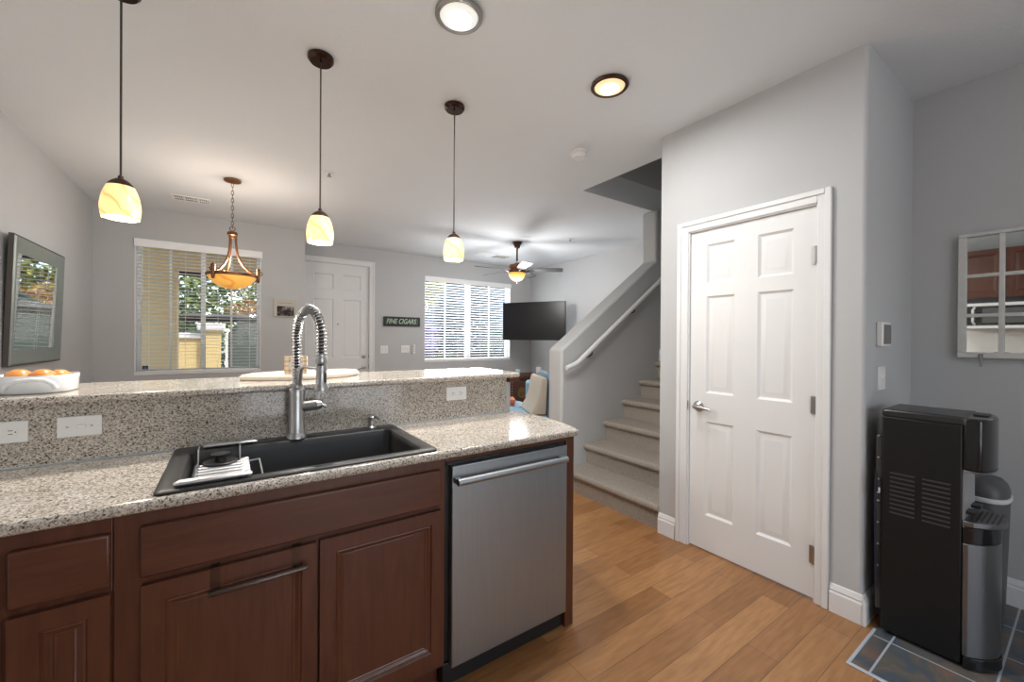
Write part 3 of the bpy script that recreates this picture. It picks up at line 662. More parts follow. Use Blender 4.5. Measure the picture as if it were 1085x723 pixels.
# outlets and switches
def plate(name, label, cat, P, w, h, kind, group=None):
    """P(u,v,n): point on the wall; w x h plate; kind of inserts"""
    c = Vector(P(0,0,0)); o = thing(name, label, cat, c, group)
    def pb(u0,u1,v0,v1,n0,n1):
        a = P(u0,v0,n0); b = P(u1,v1,n1); return (a,b)
    obj('cover_plate', MB().box(*pb(-w/2,w/2,-h/2,h/2,0.0,0.006)), WHITEP, o, bevel=0.0025)
    if kind == 'outlet_h':
        for s in (-1,1):
            obj('receptacle', MB().box(*pb(s*w*0.19-w*0.13,s*w*0.19+w*0.13,-h*0.2,h*0.2,0.005,0.0075)), WHITEP, o, bevel=0.002)
            sl = MB()
            for q in (-0.08,0.08): sl.box(*pb(s*w*0.19-0.005,s*w*0.19+0.005,h*q-0.0012,h*q+0.0012,0.0075,0.0079))
            sl.box(*pb(s*w*0.19+0.009,s*w*0.19+0.0125,-0.002,0.002,0.0075,0.0079))
            obj('slots', sl, pm('slot_grey',(0.12,0.12,0.12),0.6), o)
    elif kind == 'outlet_v':
        for s in (-1,1):
            obj('receptacle', MB().box(*pb(-w*0.22,w*0.22,s*h*0.19-h*0.13,s*h*0.19+h*0.13,0.005,0.0075)), WHITEP, o, bevel=0.002)
    elif kind == 'toggle_h':
        t = MB().box(*pb(-0.012,0.012,-0.006,0.006,0.005,0.0075)); obj('toggle_frame', t, WHITEP, o)
        obj('toggle', MB().box(*pb(-0.006,0.016,-0.0045,0.0045,0.0065,0.017)), WHITEP, o, bevel=0.002)
        [obj('screw', MB().box(*pb(q*w*0.27-0.003,q*w*0.27+0.003,-0.003,0.003,0.0058,0.0068)), pm('screw_grey',(0.45,0.45,0.45),0.4), o) for q in (-1,1)]
    elif kind == 'toggle_v':
        obj('toggle', MB().box(*pb(-0.0045,0.0045,-0.004,0.016,0.0055,0.018)), WHITEP, o, bevel=0.002)
    else:
        n = int(kind[-1]); 
        for i in range(n):
            u = (i-(n-1)/2)*w/ n*0.82
            obj('rocker', MB().box(*pb(u-w/n*0.19,u+w/n*0.19,-h*0.28,h*0.28,0.005,0.009)), pm('rocker_white',(0.72,0.72,0.71),0.35), o, bevel=0.0015)
    return o
def on_splash(x,z): return lambda u,v,n: (x+u,1.9348-n,z+v)
def on_front(x,z): return lambda u,v,n: (x+u,YB2-n,z+v)
def on_nook(x,z): return lambda u,v,n: (x+u,0.63-n,z+v)
plate('wall_outlet','white outlet on the granite upstand at the left picture edge','outlet',on_splash(-0.588,1.034),0.118,0.068,'outlet_h')
plate('light_switch','white single toggle switch plate on the granite upstand, right of an outlet','switch',on_splash(-0.4145,1.036),0.106,0.068,'toggle_h')
plate('wall_outlet','white outlet on the granite upstand above the dishwasher','outlet',on_splash(0.979,1.047),0.118,0.070,'outlet_h')
plate('light_switch','white double rocker switch nearest the front door','switch',on_front(2.012,1.158),0.118,0.125,'rocker2')
plate('light_switch','white triple rocker switch left of the small wall remote','switch',on_front(2.357,1.163),0.142,0.118,'rocker3')
rm = thing('wall_remote','narrow white remote in a wall holder beside the triple switch','remote',(2.498,YB2,1.163))
obj('holder', MB().box((2.474,YB2-0.02,1.085),(2.524,YB2-0.0005,1.175)), WHITEP, rm, bevel=0.004)
rb_ = obj('remote_body', MB().box((2.480,YB2-0.034,1.10),(2.518,YB2-0.018,1.235)), WHITEP, rm, bevel=0.005)
for z in (1.205,1.165,1.13): obj('button', MB().box((2.491,YB2-0.037,z-0.009),(2.507,YB2-0.034,z+0.009)), pm('button_grey',(0.2,0.2,0.22),0.5), rb_, bevel=0.002)
plate('light_switch','white two-toggle switch on the nook wall below the thermostat','switch',on_nook(2.695,1.152),0.116,0.118,'toggle_v')
th = thing('thermostat','white thermostat with a grey screen on the nook wall','thermostat',(2.682,0.63,1.373))
obj('housing', MB().box((2.612,0.603,1.312),(2.752,0.6295,1.432)), WHITEP, th, bevel=0.006, seg=3)
obj('screen', MB().box((2.624,0.601,1.324),(2.742,0.604,1.420)), pm('grey_lcd',(0.16,0.165,0.16),0.3), th, bevel=0.002)
# ------------------------------------------------------------------ ceiling fittings
def pendant(x, y, label, first=None):
    if first is not None:
        c = copy_tree(first); c.location = (x,y,CZ); c['label'] = label; return c
    o = thing('pendant_lamp', label, 'pendant lamp', (x,y,CZ), 'mini pendants over the breakfast bar')
    obj('canopy', MB().lathe((x,y,CZ),[(0.056,0.0),(0.061,-0.004),(0.060,-0.020),(0.050,-0.031),(0.0,-0.031)],32), pm('canopy_bronze',(0.06,0.032,0.022),0.18,0.8,var=0.2,scale=30), o)
    obj('cord', MB().cyl((x,y,CZ-0.028),(x,y,1.98),0.0038,8), pm('brown_cord',(0.035,0.022,0.016),0.5), o)
    obj('socket_cap', MB().lathe((x,y,1.940),[(0.044,-0.005),(0.040,0.006),(0.029,0.019),(0.016,0.028),(0.009,0.031),(0.008,0.042),(0.0,0.044)],28), BRONZE, o)
    sh = [(0.043,1.938),(0.0515,1.918),(0.0585,1.892),(0.0625,1.863),(0.0625,1.845),(0.0595,1.820),(0.057,1.811)]
    inn_ = [(r-0.005,z) for r,z in sh[::-1]]
    obj('glass_shade', MB().lathe((x,y,0),sh+inn_,36), SHADE, o, fix=True)
    obj('bulb', MB().ball((x,y,1.868),0.030,16).lathe((x,y,0),[(0.0535,1.826),(0.0,1.827)],24), BULB, o)
    return o
PX = [(-0.368,2.245),(0.364,2.225),(1.104,2.225)]
p0 = pendant(*PX[0], 'amber glass pendant lamp leftmost over the bar, nearest the wall mirror')
pendant(*PX[1], 'amber glass pendant lamp in the middle of the three over the bar', p0)
pendant(*PX[2], 'amber glass pendant lamp at the free end of the bar, before the living room window', p0)
for i,(x,y) in enumerate(PX): light('pendant_glow','POINT',(x,y,1.80),PEND_POWER,0.05,(1,0.94,0.85))

def disc_light(x, y, lens, core, ring, label, power, col, core_off):
    o = thing('ceiling_light', label, 'ceiling light', (x,y,CZ))
    obj('trim_ring', MB().lathe((x,y,CZ),[(0.090,0.0),(0.101,-0.003),(0.103,-0.010),(0.098,-0.016),(0.084,-0.017),(0.082,-0.008),(0.082,0.0)],40), ring, o)
    obj('lens', MB().lathe((x,y,CZ),[(0.083,-0.008),(0.080,-0.014),(0.065,-0.021),(0.054,-0.023)],40), lens, o)
    obj('lit_center', MB().lathe((x,y,CZ),[(0.054,-0.023),(0.045,-0.028),(0.025,-0.032),(0.0,-0.033)],40), core, o)
    light('ceiling_light_glow','AREA',(x,y,CZ-0.045),power,0.16,col)
    return o
RINGN = pm('dark_nickel_ring',(0.30,0.295,0.285),0.35,0.8); 
disc_light(0.808,1.590,LEDC,LEDW,RINGN,'round white lit ceiling light with nickel ring above the sink side of the kitchen',CAN_POWER,(0.98,0.99,1.0),0)
disc_light(1.712,1.549,LEDA,LEDW,BRONZE,'round warm lit ceiling light with bronze ring nearest the closet door',CAN_POWER*0.7,(1,0.985,0.96),0)
def fill_globe(x,y,label):  # unseen fill lamp, added behind the camera to brighten the kitchen
    o = thing('fill_globe', label, 'ceiling light', (x,y,CZ))
    obj('base', MB().lathe((x,y,CZ),[(0.08,0),(0.085,-0.008),(0.08,-0.02),(0.0,-0.022)],32), RINGN, o)
    obj('shade', MB().lathe((x,y,CZ),[(0.075,-0.02),(0.12,-0.05),(0.13,-0.085),(0.11,-0.125),(0.06,-0.15),(0.0,-0.157)],32), LEDW, o)
    light('fill_globe_glow','POINT',(x,y,CZ-0.29),FILL_GLOBE_POWER,0.12,(0.98,0.99,1.0))
fill_globe(0.25,-0.65,'added white fill globe on the ceiling at the back of the kitchen on the left, behind the viewer')
fill_globe(1.9,-0.85,'added white fill globe on the ceiling at the back of the kitchen on the right, behind the viewer')
# smoke detector, sprinklers, vents
so = thing('smoke_detector','white round smoke detector on the ceiling before the stair opening','smoke detector',(2.14,2.235,CZ))
obj('base_plate', MB().lathe((2.14,2.235,CZ),[(0.066,0),(0.066,-0.010),(0.060,-0.012)],32), WHITEP, so)
obj('cover', MB().lathe((2.14,2.235,CZ),[(0.052,-0.012),(0.057,-0.020),(0.055,-0.034),(0.044,-0.046),(0.0,-0.050)],32), WHITEP, so)
def sprinkler(x,y,label):
    o = thing('fire_sprinkler',label,'sprinkler',(x,y,CZ),'ceiling sprinklers')
    obj('escutcheon', MB().lathe((x,y,CZ),[(0.038,0),(0.036,-0.006),(0.02,-0.010),(0.0,-0.010)],24), WHITEP, o)
    obj('deflector', MB().lathe((x,y,CZ),[(0.010,-0.010),(0.009,-0.030),(0.018,-0.032),(0.018,-0.036),(0.0,-0.038)],16), pm('sprinkler_metal',(0.35,0.34,0.33),0.4,0.7), o)
sprinkler(0.681,3.735,'small ceiling sprinkler between the middle pendant and the dining lamp')
sprinkler(3.875,4.208,'small ceiling sprinkler right of the ceiling fan')
def vent(x0,x1,y0,y1,label,grp='ceiling air vents'):
    xm,ym = (x0+x1)/2,(y0+y1)/2; o = thing('air_vent',label,'vent',(xm,ym,CZ),grp)
    f = MB(); t=0.022; z=CZ
    f.box((x0,y0,z-0.008),(x1,y0+t,z)).box((x0,y1-t,z-0.008),(x1,y1,z)).box((x0,y0+t,z-0.008),(x0+t,y1-t,z)).box((x1-t,y0+t,z-0.008),(x1,y1-t,z))
    w=(x1-x0)/3; f.box((x0+w-0.006,y0,z-0.008),(x0+w+0.006,y1,z)).box((x1-w-0.006,y0,z-0.008),(x1-w+0.006,y1,z)); f.box((x0,ym-0.005,z-0.008),(x1,ym+0.005,z))
    obj('frame',f,WHITEP,o,bevel=0.002)
    obj('duct_shade',MB().box((x0+t,y0+t,z-0.002),(x1-t,y1-t,z-0.0005)),pm('vent_shadow_grey',(0.10,0.10,0.105),0.9),o)  # flat dark sheet painted as the shade inside the duct
    s=MB(); n=int((x1-x0-2*t)/0.016)
    for i in range(n):
        xx=x0+t+(i+0.5)*(x1-x0-2*t)/n
        M=Matrix.Translation((xx,ym,z-0.005))@Matrix.Rotation(R(35 if i<n/2 else -35),4,'Y')
        s.box((-0.0045,-(y1-y0)/2+t,-0.0006),(0.0045,(y1-y0)/2-t,0.0006),M)
    obj('louvres',s,WHITEP,o,smooth=False)
vent(-0.50,-0.18,5.18,5.38,'white louvred ceiling vent left of the dining lamp')
vent(3.33,3.93,5.70,5.93,'white louvred ceiling vent behind the ceiling fan')

# dining chandelier
cx,cy = 0.005,4.41
ch = thing('bowl_chandelier','antique copper chandelier with amber glass bowl before the dining window','chandelier',(cx,cy,CZ))
obj('canopy', MB().lathe((cx,cy,CZ),[(0.056,0),(0.066,-0.006),(0.064,-0.018),(0.04,-0.026),(0.012,-0.032),(0.0,-0.034)],32), RUST, ch)
chn = MB(); z = CZ-0.03; k = 0
while z > 2.33:
    M = Matrix.Translation((cx,cy,z-0.018)) @ Matrix.Rotation(PI/2*(k%2),4,'Z')
    chn.tube([M @ Vector((0.0095*math.cos(a),0,0.021*math.sin(a))) for a in [2*PI*i/14 for i in range(14)]],0.0026,6,closed=True); z -= 0.034; k += 1
obj('chain', chn, RUST, ch)
obj('ring', MB().tube([(cx+0.020*math.cos(a),cy,2.304+0.020*math.sin(a)) for a in [2*PI*i/20 for i in range(20)]],0.0038,8,closed=True), RUST, ch)
obj('hub', MB().lathe((cx,cy,-0.068),[(0.0,2.352),(0.012,2.35),(0.036,2.342),(0.040,2.336),(0.040,2.315),(0.030,2.308),(0.026,2.29),(0.0,2.285)],28), RUST, ch)
RB = 0.188; ZR = 1.887
for i in range(3):
    a = R(-12+120*i); d = Vector((math.cos(a),math.sin(a),0))
    def q(r,z): return Vector((cx,cy,0))+d*r+Vector((0,0,z-0.068))
    arm = obj('arm', MB().tube([q(0.026,2.32),q(0.028,2.25),q(0.034,2.18),q(0.050,2.11),q(0.085,2.045),q(0.13,1.998),q(0.168,1.972),q(RB+0.008,1.962)],0.0125,10,sx=0.8,sy=0.45,up=(-d.y,d.x,0)), RUST, ch)
    fin = MB().cyl(q(RB+0.012,1.925),q(RB+0.012,2.005),0.015,12).ball(q(RB+0.012,2.017),0.017,12).ball(q(RB+0.012,1.915),0.014,12)
    fin.tube([q(RB+0.012,1.985),q(RB+0.034,2.000),q(RB+0.046,1.985),q(RB+0.036,1.968),q(RB+0.026,1.975)],0.005,8)
    obj('clasp', fin, RUST, arm)
obj('rim_band', MB().lathe((cx,cy,ZR),[(RB+0.002,-0.012),(RB+0.007,-0.008),(RB+0.007,0.010),(RB+0.002,0.013),(RB-0.004,0.012),(RB-0.004,-0.012)],48), RUST, ch)
bw = [(RB,ZR+0.004),(RB-0.012,ZR-0.028),(RB-0.040,ZR-0.064),(RB-0.085,ZR-0.095),(RB-0.135,ZR-0.115),(0.0,ZR-0.122)]
obj('glass_bowl', MB().lathe((cx,cy,0),bw,48), BOWL, ch)
light('chandelier_glow','POINT',(cx,cy,1.97),CHAND_POWER,0.08,(1,0.95,0.87))

# ceiling fan
fx,fy = 3.409,4.822
fn = thing('ceiling_fan','bronze five-blade ceiling fan with amber bowl light in the living room','ceiling fan',(fx,fy,CZ))
obj('canopy', MB().lathe((fx,fy,CZ),[(0.072,0),(0.072,-0.012),(0.060,-0.028),(0.044,-0.050),(0.040,-0.075),(0.018,-0.082),(0.0,-0.082)],32), BRONZE, fn)
obj('downrod', MB().cyl((fx,fy,CZ-0.075),(fx,fy,2.47),0.0135,16), BRONZE, fn)
obj('motor_housing', MB().lathe((fx,fy,-0.035),[(0.0,2.485),(0.03,2.48),(0.05,2.462),(0.105,2.45),(0.118,2.43),(0.118,2.395),(0.108,2.378),(0.125,2.37),(0.125,2.35),(0.06,2.335),(0.0,2.33)],36), RUST, fn)
fwd = Vector((_f.x,_f.y,0)).normalized(); rgt = Vector((_r.x,_r.y,0))
BLD = wood('fan_blade_wood',(0.075,0.075,0.08),(0.12,0.12,0.125),0.38,(1.5,12,12))
base_ang = math.atan2(rgt.y,rgt.x)
for k in range(5):
    a = base_ang + R(-78+72*k)
    d = Vector((math.cos(a),math.sin(a),0)); n = Vector((-d.y,d.x,0))
    M = Matrix(((d.x,n.x,0,fx),(d.y,n.y,0,fy),(0,0,1,2.33),(0,0,0,1))) @ Matrix.Rotation(R(-12),4,'X')
    out = [(0.185,-0.052),(0.30,-0.062),(0.48,-0.070),(0.60,-0.073),(0.648,-0.066),(0.662,-0.045),(0.662,0.045),(0.648,0.066),(0.60,0.073),(0.48,0.070),(0.30,0.062),(0.185,0.052)]
    bl = obj('blade', MB().prism([M @ Vector((x,y,0.0)) for x,y in out], M.to_3x3() @ Vector((0,0,0.007))), BLD, fn, bevel=0.002)
    ir = MB().tube([M @ Vector(p) for p in ((0.10,0,-0.012),(0.135,0,-0.022),(0.165,0,-0.012),(0.19,0,-0.004))],0.011,8,sx=1.3,sy=0.6)
    ir.prism([M @ Vector((x,y,-0.005)) for x,y in ((0.175,-0.014),(0.20,-0.045),(0.225,-0.045),(0.235,-0.016),(0.27,0.0),(0.235,0.016),(0.225,0.045),(0.20,0.045),(0.175,0.014))], M.to_3x3() @ Vector((0,0,0.004)))
    obj('blade_iron', ir, DARK, bl)
obj('light_bowl', MB().lathe((fx,fy,-0.035),[(0.122,2.338),(0.125,2.325),(0.112,2.285),(0.082,2.245),(0.045,2.222),(0.0,2.213)],36), BOWL, fn)
obj('fitter_ring', MB().lathe((fx,fy,-0.035),[(0.118,2.352),(0.129,2.345),(0.129,2.333),(0.118,2.329)],36), BRONZE, fn)
obj('finial', MB().lathe((fx,fy,-0.035),[(0.0,2.222),(0.012,2.218),(0.014,2.205),(0.008,2.196),(0.009,2.188),(0.0,2.178)],16), BRONZE, fn)
light('fan_glow','POINT',(fx,fy,2.05),FAN_POWER,0.16,(1,0.98,0.96))

# ------------------------------------------------------------------ on the walls
# mirror on the left wall, hung leaning forward a little
my0,my1,mz0,mz1 = 3.925,4.862,1.144,1.985
mr = thing('wall_mirror','silver grey framed mirror on the left wall, reflecting the window blinds','mirror',(XL+0.004,(my0+my1)/2,mz0))
fm = MB(); w_ = 0.105
def mq(y,z,x): return (XL+0.006+x, y, z)
prf = [(0.0,0.0),(0.0,0.022),(0.012,0.030),(0.03,0.026),(w_-0.02,0.014),(w_,0.010),(w_,0.0)]
rings = []
for ins,x in prf:
    rings.append([fm.bm.verts.new(mq(y,z,x)) for y,z in ((my0+ins,mz0+ins),(my1-ins,mz0+ins),(my1-ins,mz1-ins),(my0+ins,mz1-ins))])
for A,B in zip(rings,rings[1:]):
    for i in range(4): fm.bm.faces.new((A[i],A[(i+1)%4],B[(i+1)%4],B[i]))
obj('frame', fm, pm('aged_silver_frame',(0.26,0.29,0.27),0.35,0.35,var=0.15,scale=18), mr, angle=20)
obj('edge', MB().box(mq(my0-0.006,mz0-0.006,-0.001),mq(my1+0.006,mz0,0.024)).box(mq(my0-0.006,mz1,-0.001),mq(my1+0.006,mz1+0.006,0.024)).box(mq(my0-0.006,mz0,-0.001),mq(my0,mz1,0.024)).box(mq(my1,mz0,-0.001),mq(my1+0.006,mz1,0.024)), pm('dark_frame_edge',(0.06,0.05,0.045),0.5), mr)
obj('glass', MB().box(mq(my0+w_-0.004,mz0+w_-0.004,0.003),mq(my1-w_+0.004,mz1-w_+0.004,0.0105)), MIRROR, mr, smooth=False)
mr.rotation_euler = (0, R(1.75), 0)

# small canvas print beside the dining window
pc = thing('canvas_print','small cream canvas print with a dark photo, right of the dining window','wall art',(0.565,YB1,1.715))
obj('canvas', MB().box((0.437,YB1-0.028,1.603),(0.698,YB1-0.001,1.832)), pm('cream_canvas',(0.50,0.48,0.42),0.8,bump=0.2,bscale=300), pc, bevel=0.004)
def photo_print():
    m,t,b = newmat('dark_photo_print'); tc=t.nodes.new('ShaderNodeTexCoord'); nz=t.nodes.new('ShaderNodeTexNoise'); nz.inputs['Scale'].default_value=17; nz.inputs['Detail'].default_value=3
    t.links.new(tc.outputs['Object'],nz.inputs['Vector']); cr=t.nodes.new('ShaderNodeValToRGB'); e=cr.color_ramp.elements
    e[0].position=.46; e[0].color=(0.012,0.009,0.009,1); e[1].position=.66; e[1].color=(0.33,0.30,0.27,1); x=e.new(.54); x.color=(0.12,0.09,0.085,1)
    t.links.new(nz.outputs[0],cr.inputs[0]); t.links.new(cr.outputs[0],b.inputs['Base Color']); b.inputs['Roughness'].default_value=.7; return m
obj('photo', MB().box((0.474,YB1-0.0292,1.614),(0.664,YB1-0.027,1.738)), photo_print(), pc)
sc_ = MB(); rr_ = random.Random(4)
x = 0.490
while x < 0.640:     # a line of small faint script
    h_ = rr_.choice((0.010,0.013,0.018)); y_ = YB1-0.0289
    sc_.tube([(x,y_,1.772),(x+0.003,y_,1.772+h_),(x+0.007,y_,1.774),(x+0.011,y_,1.779)],0.0018,5); x += 0.0125
    if abs(x-0.555) < 0.007: x += 0.010
obj('script', sc_, pm('faded_ink',(0.20,0.19,0.17),0.7), pc)

# FINE CIGARS sign
sg = thing('wall_sign','long black framed sign reading FINE CIGARS, left of the living room window','sign',(2.293,YB2,1.607))
a0,a1,b0,b1 = 1.995,2.602,1.535,1.688
fr = MB().box((a0,YB2-0.032,b0),(a1,YB2-0.001,b0+0.02)).box((a0,YB2-0.032,b1-0.02),(a1,YB2-0.001,b1)).box((a0,YB2-0.032,b0+0.02),(a0+0.02,YB2-0.001,b1-0.02)).box((a1-0.02,YB2-0.032,b0+0.02),(a1,YB2-0.001,b1-0.02))
obj('frame', fr, DARK, sg, bevel=0.004)
obj('board', MB().box((a0+0.018,YB2-0.020,b0+0.018),(a1-0.018,YB2-0.002,b1-0.018)), pm('dark_green_slate_board',(0.010,0.016,0.014),0.5), sg)
tcu = bpy.data.curves.new('lettering','FONT'); tcu.body = 'FINE CIGARS'; tcu.size = 0.112; tcu.shear = 0.28; tcu.extrude = 0.0012; tcu.align_x = 'CENTER'; tcu.align_y = 'CENTER'; tcu.offset = 0.0012
to = bpy.data.objects.new('lettering_source', tcu); COL.objects.link(to)
bpy.context.view_layer.update()
tm = bpy.data.meshes.new_from_object(to.evaluated_get(bpy.context.evaluated_depsgraph_get()))
bpy.data.objects.remove(to); bpy.data.curves.remove(tcu)
wd = max(v.co.x for v in tm.vertices)-min(v.co.x for v in tm.vertices)
sx_ = 0.50/wd
tm.transform(Matrix.Translation((2.282-sg.location.x,YB2-0.0215-sg.location.y,1.612-sg.location.z)) @ Matrix.Rotation(PI/2,4,'X') @ Matrix.Diagonal((sx_,1.0,1,1)))
tm.materials.clear(); tm.materials.append(pm('pale_green_lettering',(0.42,0.58,0.44),0.5))
lt = bpy.data.objects.new('lettering', tm); COL.objects.link(lt); lt.parent = sg
obj('flourish', MB().tube([(2.545,YB2-0.0205,1.655),(2.560,YB2-0.0205,1.63),(2.556,YB2-0.0205,1.60),(2.540,YB2-0.0205,1.575)],0.003,6), pm('grey_chalk',(0.22,0.25,0.26),0.6), sg)

# television on a swing arm
tl, tr_ = Vector((4.02,6.12,0)), Vector((4.60,5.10,0)); tcn = (tl+tr_)/2
ang = math.atan2(tr_.y-tl.y, tr_.x-tl.x); TWD = (tr_-tl).length; TH = 0.66; TZ = 1.335+0.035
tv = thing('television','large black flat television on a swing arm in the living room corner','television',(tcn.x,tcn.y,1.33))
M = Matrix.Translation((tcn.x,tcn.y,0)) @ Matrix.Rotation(ang,4,'Z')
TB, TT = 1.322, 1.988
def tbx(mb,a,b): return mb.box(a,b,M)
obj('bezel', tbx(MB(),(-TWD/2,0.0,TB),(TWD/2,0.05,TT)), DARK, tv, bevel=0.005)
obj('screen', tbx(MB(),(-TWD/2+0.011,-0.0025,TB+0.014),(TWD/2-0.011,0.002,TT-0.011)), pm('black_screen',(0.010,0.010,0.011),0.34,var=0.02,spec=0.3), tv)
obj('back_cover', tbx(MB(),(-0.36,0.05,TB+0.10),(0.36,0.085,TB+0.52)), DARK, tv, bevel=0.01)
back = M @ Vector((0.0,0.085,1.62))
obj('swing_arm', MB().tube([back,(4.72,5.95,1.62),(XF-0.02,5.62,1.62)],0.022,10).box((XF-0.03,5.50,1.50),(XF-0.001,5.74,1.74)), DARK, tv)

# handrail
hr = thing('stair_handrail','white painted handrail on dark brackets along the stair wall','handrail',(2.6,2.66,1.1))
YH = 2.665
obj('rail', MB().tube([(2.425,YH,1.085),(2.440,YH,1.088),(2.545,YH,1.122),(2.575,YH,1.137),(2.605,YH,1.160),(3.2,YH,1.580),(3.9,YH,2.075)],0.024,14,sx=0.75,sy=1.0,up=(0,0,1)), WHITE, hr)
for x,z in ((2.735,1.222),(3.335,1.648)):
    obj('bracket', MB().tube([(x,YH,z+0.01),(x,YH,z-0.02),(x,YH+0.02,z-0.035),(x,SY0-0.004,z-0.035)],0.007,8).lathe((x,SY0-0.006,z-0.035),[(0.022,0.0055),(0.02,0.0)],16,'Y'), DARK, hr)

# window-frame mirror on the right wall
wz0,wz1,wy1,wy0 = 1.252,1.915,0.443,-0.045
wm = thing('window_pane_mirror','old white window frame hung as a mirror on the right wall','mirror',(XR,(wy0+wy1)/2,wz0))
fr = MB(); t = 0.031; x0_,x1_ = XR-0.032,XR-0.001
fr.box((x0_,wy0,wz0),(x1_,wy1,wz0+t)).box((x0_,wy0,wz1-t*0.6),(x1_,wy1,wz1)).box((x0_,wy0,wz0+t),(x1_,wy0+t,wz1-t*0.6)).box((x0_,wy1-t,wz0+t),(x1_,wy1,wz1-t*0.6))
AGEDW = pm('aged_white_paint',(0.62,0.62,0.60),0.55,var=0.12,scale=30)
obj('frame', fr, AGEDW, wm, bevel=0.003)
mm = MB()
for yy in (0.290,0.138): mm.box((x0_+0.004,yy-0.010,wz0+t),(x1_,yy+0.010,wz1-t*0.6))
for zz in (1.688,1.478): mm.box((x0_+0.006,wy0+t,zz-0.009),(x1_,wy1-t,zz+0.009))
obj('muntin', mm, AGEDW, wm, bevel=0.002)
obj('mirror_panes', MB().box((XR-0.014,wy0+t-0.004,wz0+t-0.004),(XR-0.008,wy1-t+0.004,wz1-t*0.6+0.004)), MIRROR, wm, smooth=False)
obj('latch', MB().box((x0_-0.006,0.350,wz0+0.004),(x0_,0.366,wz0+0.022)).tube([(x0_-0.006,0.358,wz0+0.012),(x0_-0.012,0.357,wz0-0.01),(x0_-0.012,0.355,wz0-0.045)],0.004,8), pm('dull_metal',(0.25,0.25,0.25),0.4,0.9), wm)
# ------------------------------------------------------------------ on the bar
BZ = 1.1435
ds = thing('baking_dish','white oval ceramic baking dish with loop handles, holding fruit on the bar','dish',(-0.548,2.085,BZ))
def ell(cx,cy,a,b,z,n=40,p=2.6):
    o=[]
    for i in range(n):
        t=2*PI*i/n; c_,s_=math.cos(t),math.sin(t)
        o.append((cx+a*math.copysign(abs(c_)**(2/p),c_), cy+b*math.copysign(abs(s_)**(2/p),s_), z))
    return o
CER = pm('white_ceramic',(0.74,0.77,0.80),0.12,var=0.02,scale=10)
L=[ell(-0.548,2.085,a_,b_,BZ+z_) for a_,b_,z_ in ((0.085,0.088,0),(0.092,0.095,0.006),(0.096,0.100,0.056),(0.0955,0.0995,0.060),(0.090,0.094,0.060),(0.086,0.090,0.012),(0.076,0.080,0.008))]
obj('bowl', loft(MB(),L,cap0=True), CER, ds, angle=50)
for sgn in (-1,1):
    yb=2.085+sgn*0.095
    obj('handle', MB().tube([(-0.600,yb,BZ+0.018),(-0.590,yb+sgn*0.016,BZ+0.034),(-0.565,yb+sgn*0.026,BZ+0.046),(-0.53,yb+sgn*0.028,BZ+0.050),(-0.505,yb+sgn*0.024,BZ+0.048),(-0.489,yb+sgn*0.013,BZ+0.036),(-0.484,yb,BZ+0.020)],0.0075,10), CER, ds)
FRU = pm('orange_brown_skin',(0.62,0.24,0.06),0.28,var=0.35,scale=14)
for (x,y,l) in ((-0.590,2.075,'round orange-brown fruit in the white dish, nearest the picture edge'),(-0.528,2.045,'round orange-brown fruit in the middle of the white dish, the tallest'),(-0.506,2.118,'small orange-brown fruit at the right of the white dish')):
    f = thing('fruit',l,'fruit',(x,y,BZ+0.045),'fruit in the white dish')
    rfr = 0.0365 if 'small' not in l else 0.033
    obj('skin', MB().lathe((x,y,BZ+0.0095+rfr*0.93),[(0.0,-0.93*rfr),(0.3*rfr,-0.9*rfr),(0.8*rfr,-0.6*rfr),(1.0*rfr,0),(0.86*rfr,0.55*rfr),(0.5*rfr,0.88*rfr),(0.2*rfr,0.97*rfr),(0.0,0.92*rfr)],24), FRU, f)
    obj('blossom_end', MB().lathe((x,y,BZ+0.0095+rfr*1.84),[(0.005,-0.002),(0.004,0.0005),(0.0,0.001)],10), pm('pale_brown_tip',(0.42,0.20,0.07),0.6), f)
tr = thing('serving_tray','pale wooden serving board with curved front on the bar behind the faucet','tray',(0.29,2.2,BZ))
to_=[(0.028,2.168),(0.12,2.092),(0.24,2.055),(0.36,2.068),(0.47,2.112),(0.55,2.20),(0.565,2.30),(0.53,2.362),(0.40,2.372),(0.21,2.362),(0.08,2.285)]
obj('board', MB().prism([(x,y,BZ) for x,y in to_],(0,0,0.021)), PALEW, tr, bevel=0.006, seg=3)
obj('rim', MB().tube([(0.29+(x-0.29)*0.965,2.21+(y-2.21)*0.95,BZ+0.0215) for x,y in to_],0.003,6,closed=True), PALEW, tr)
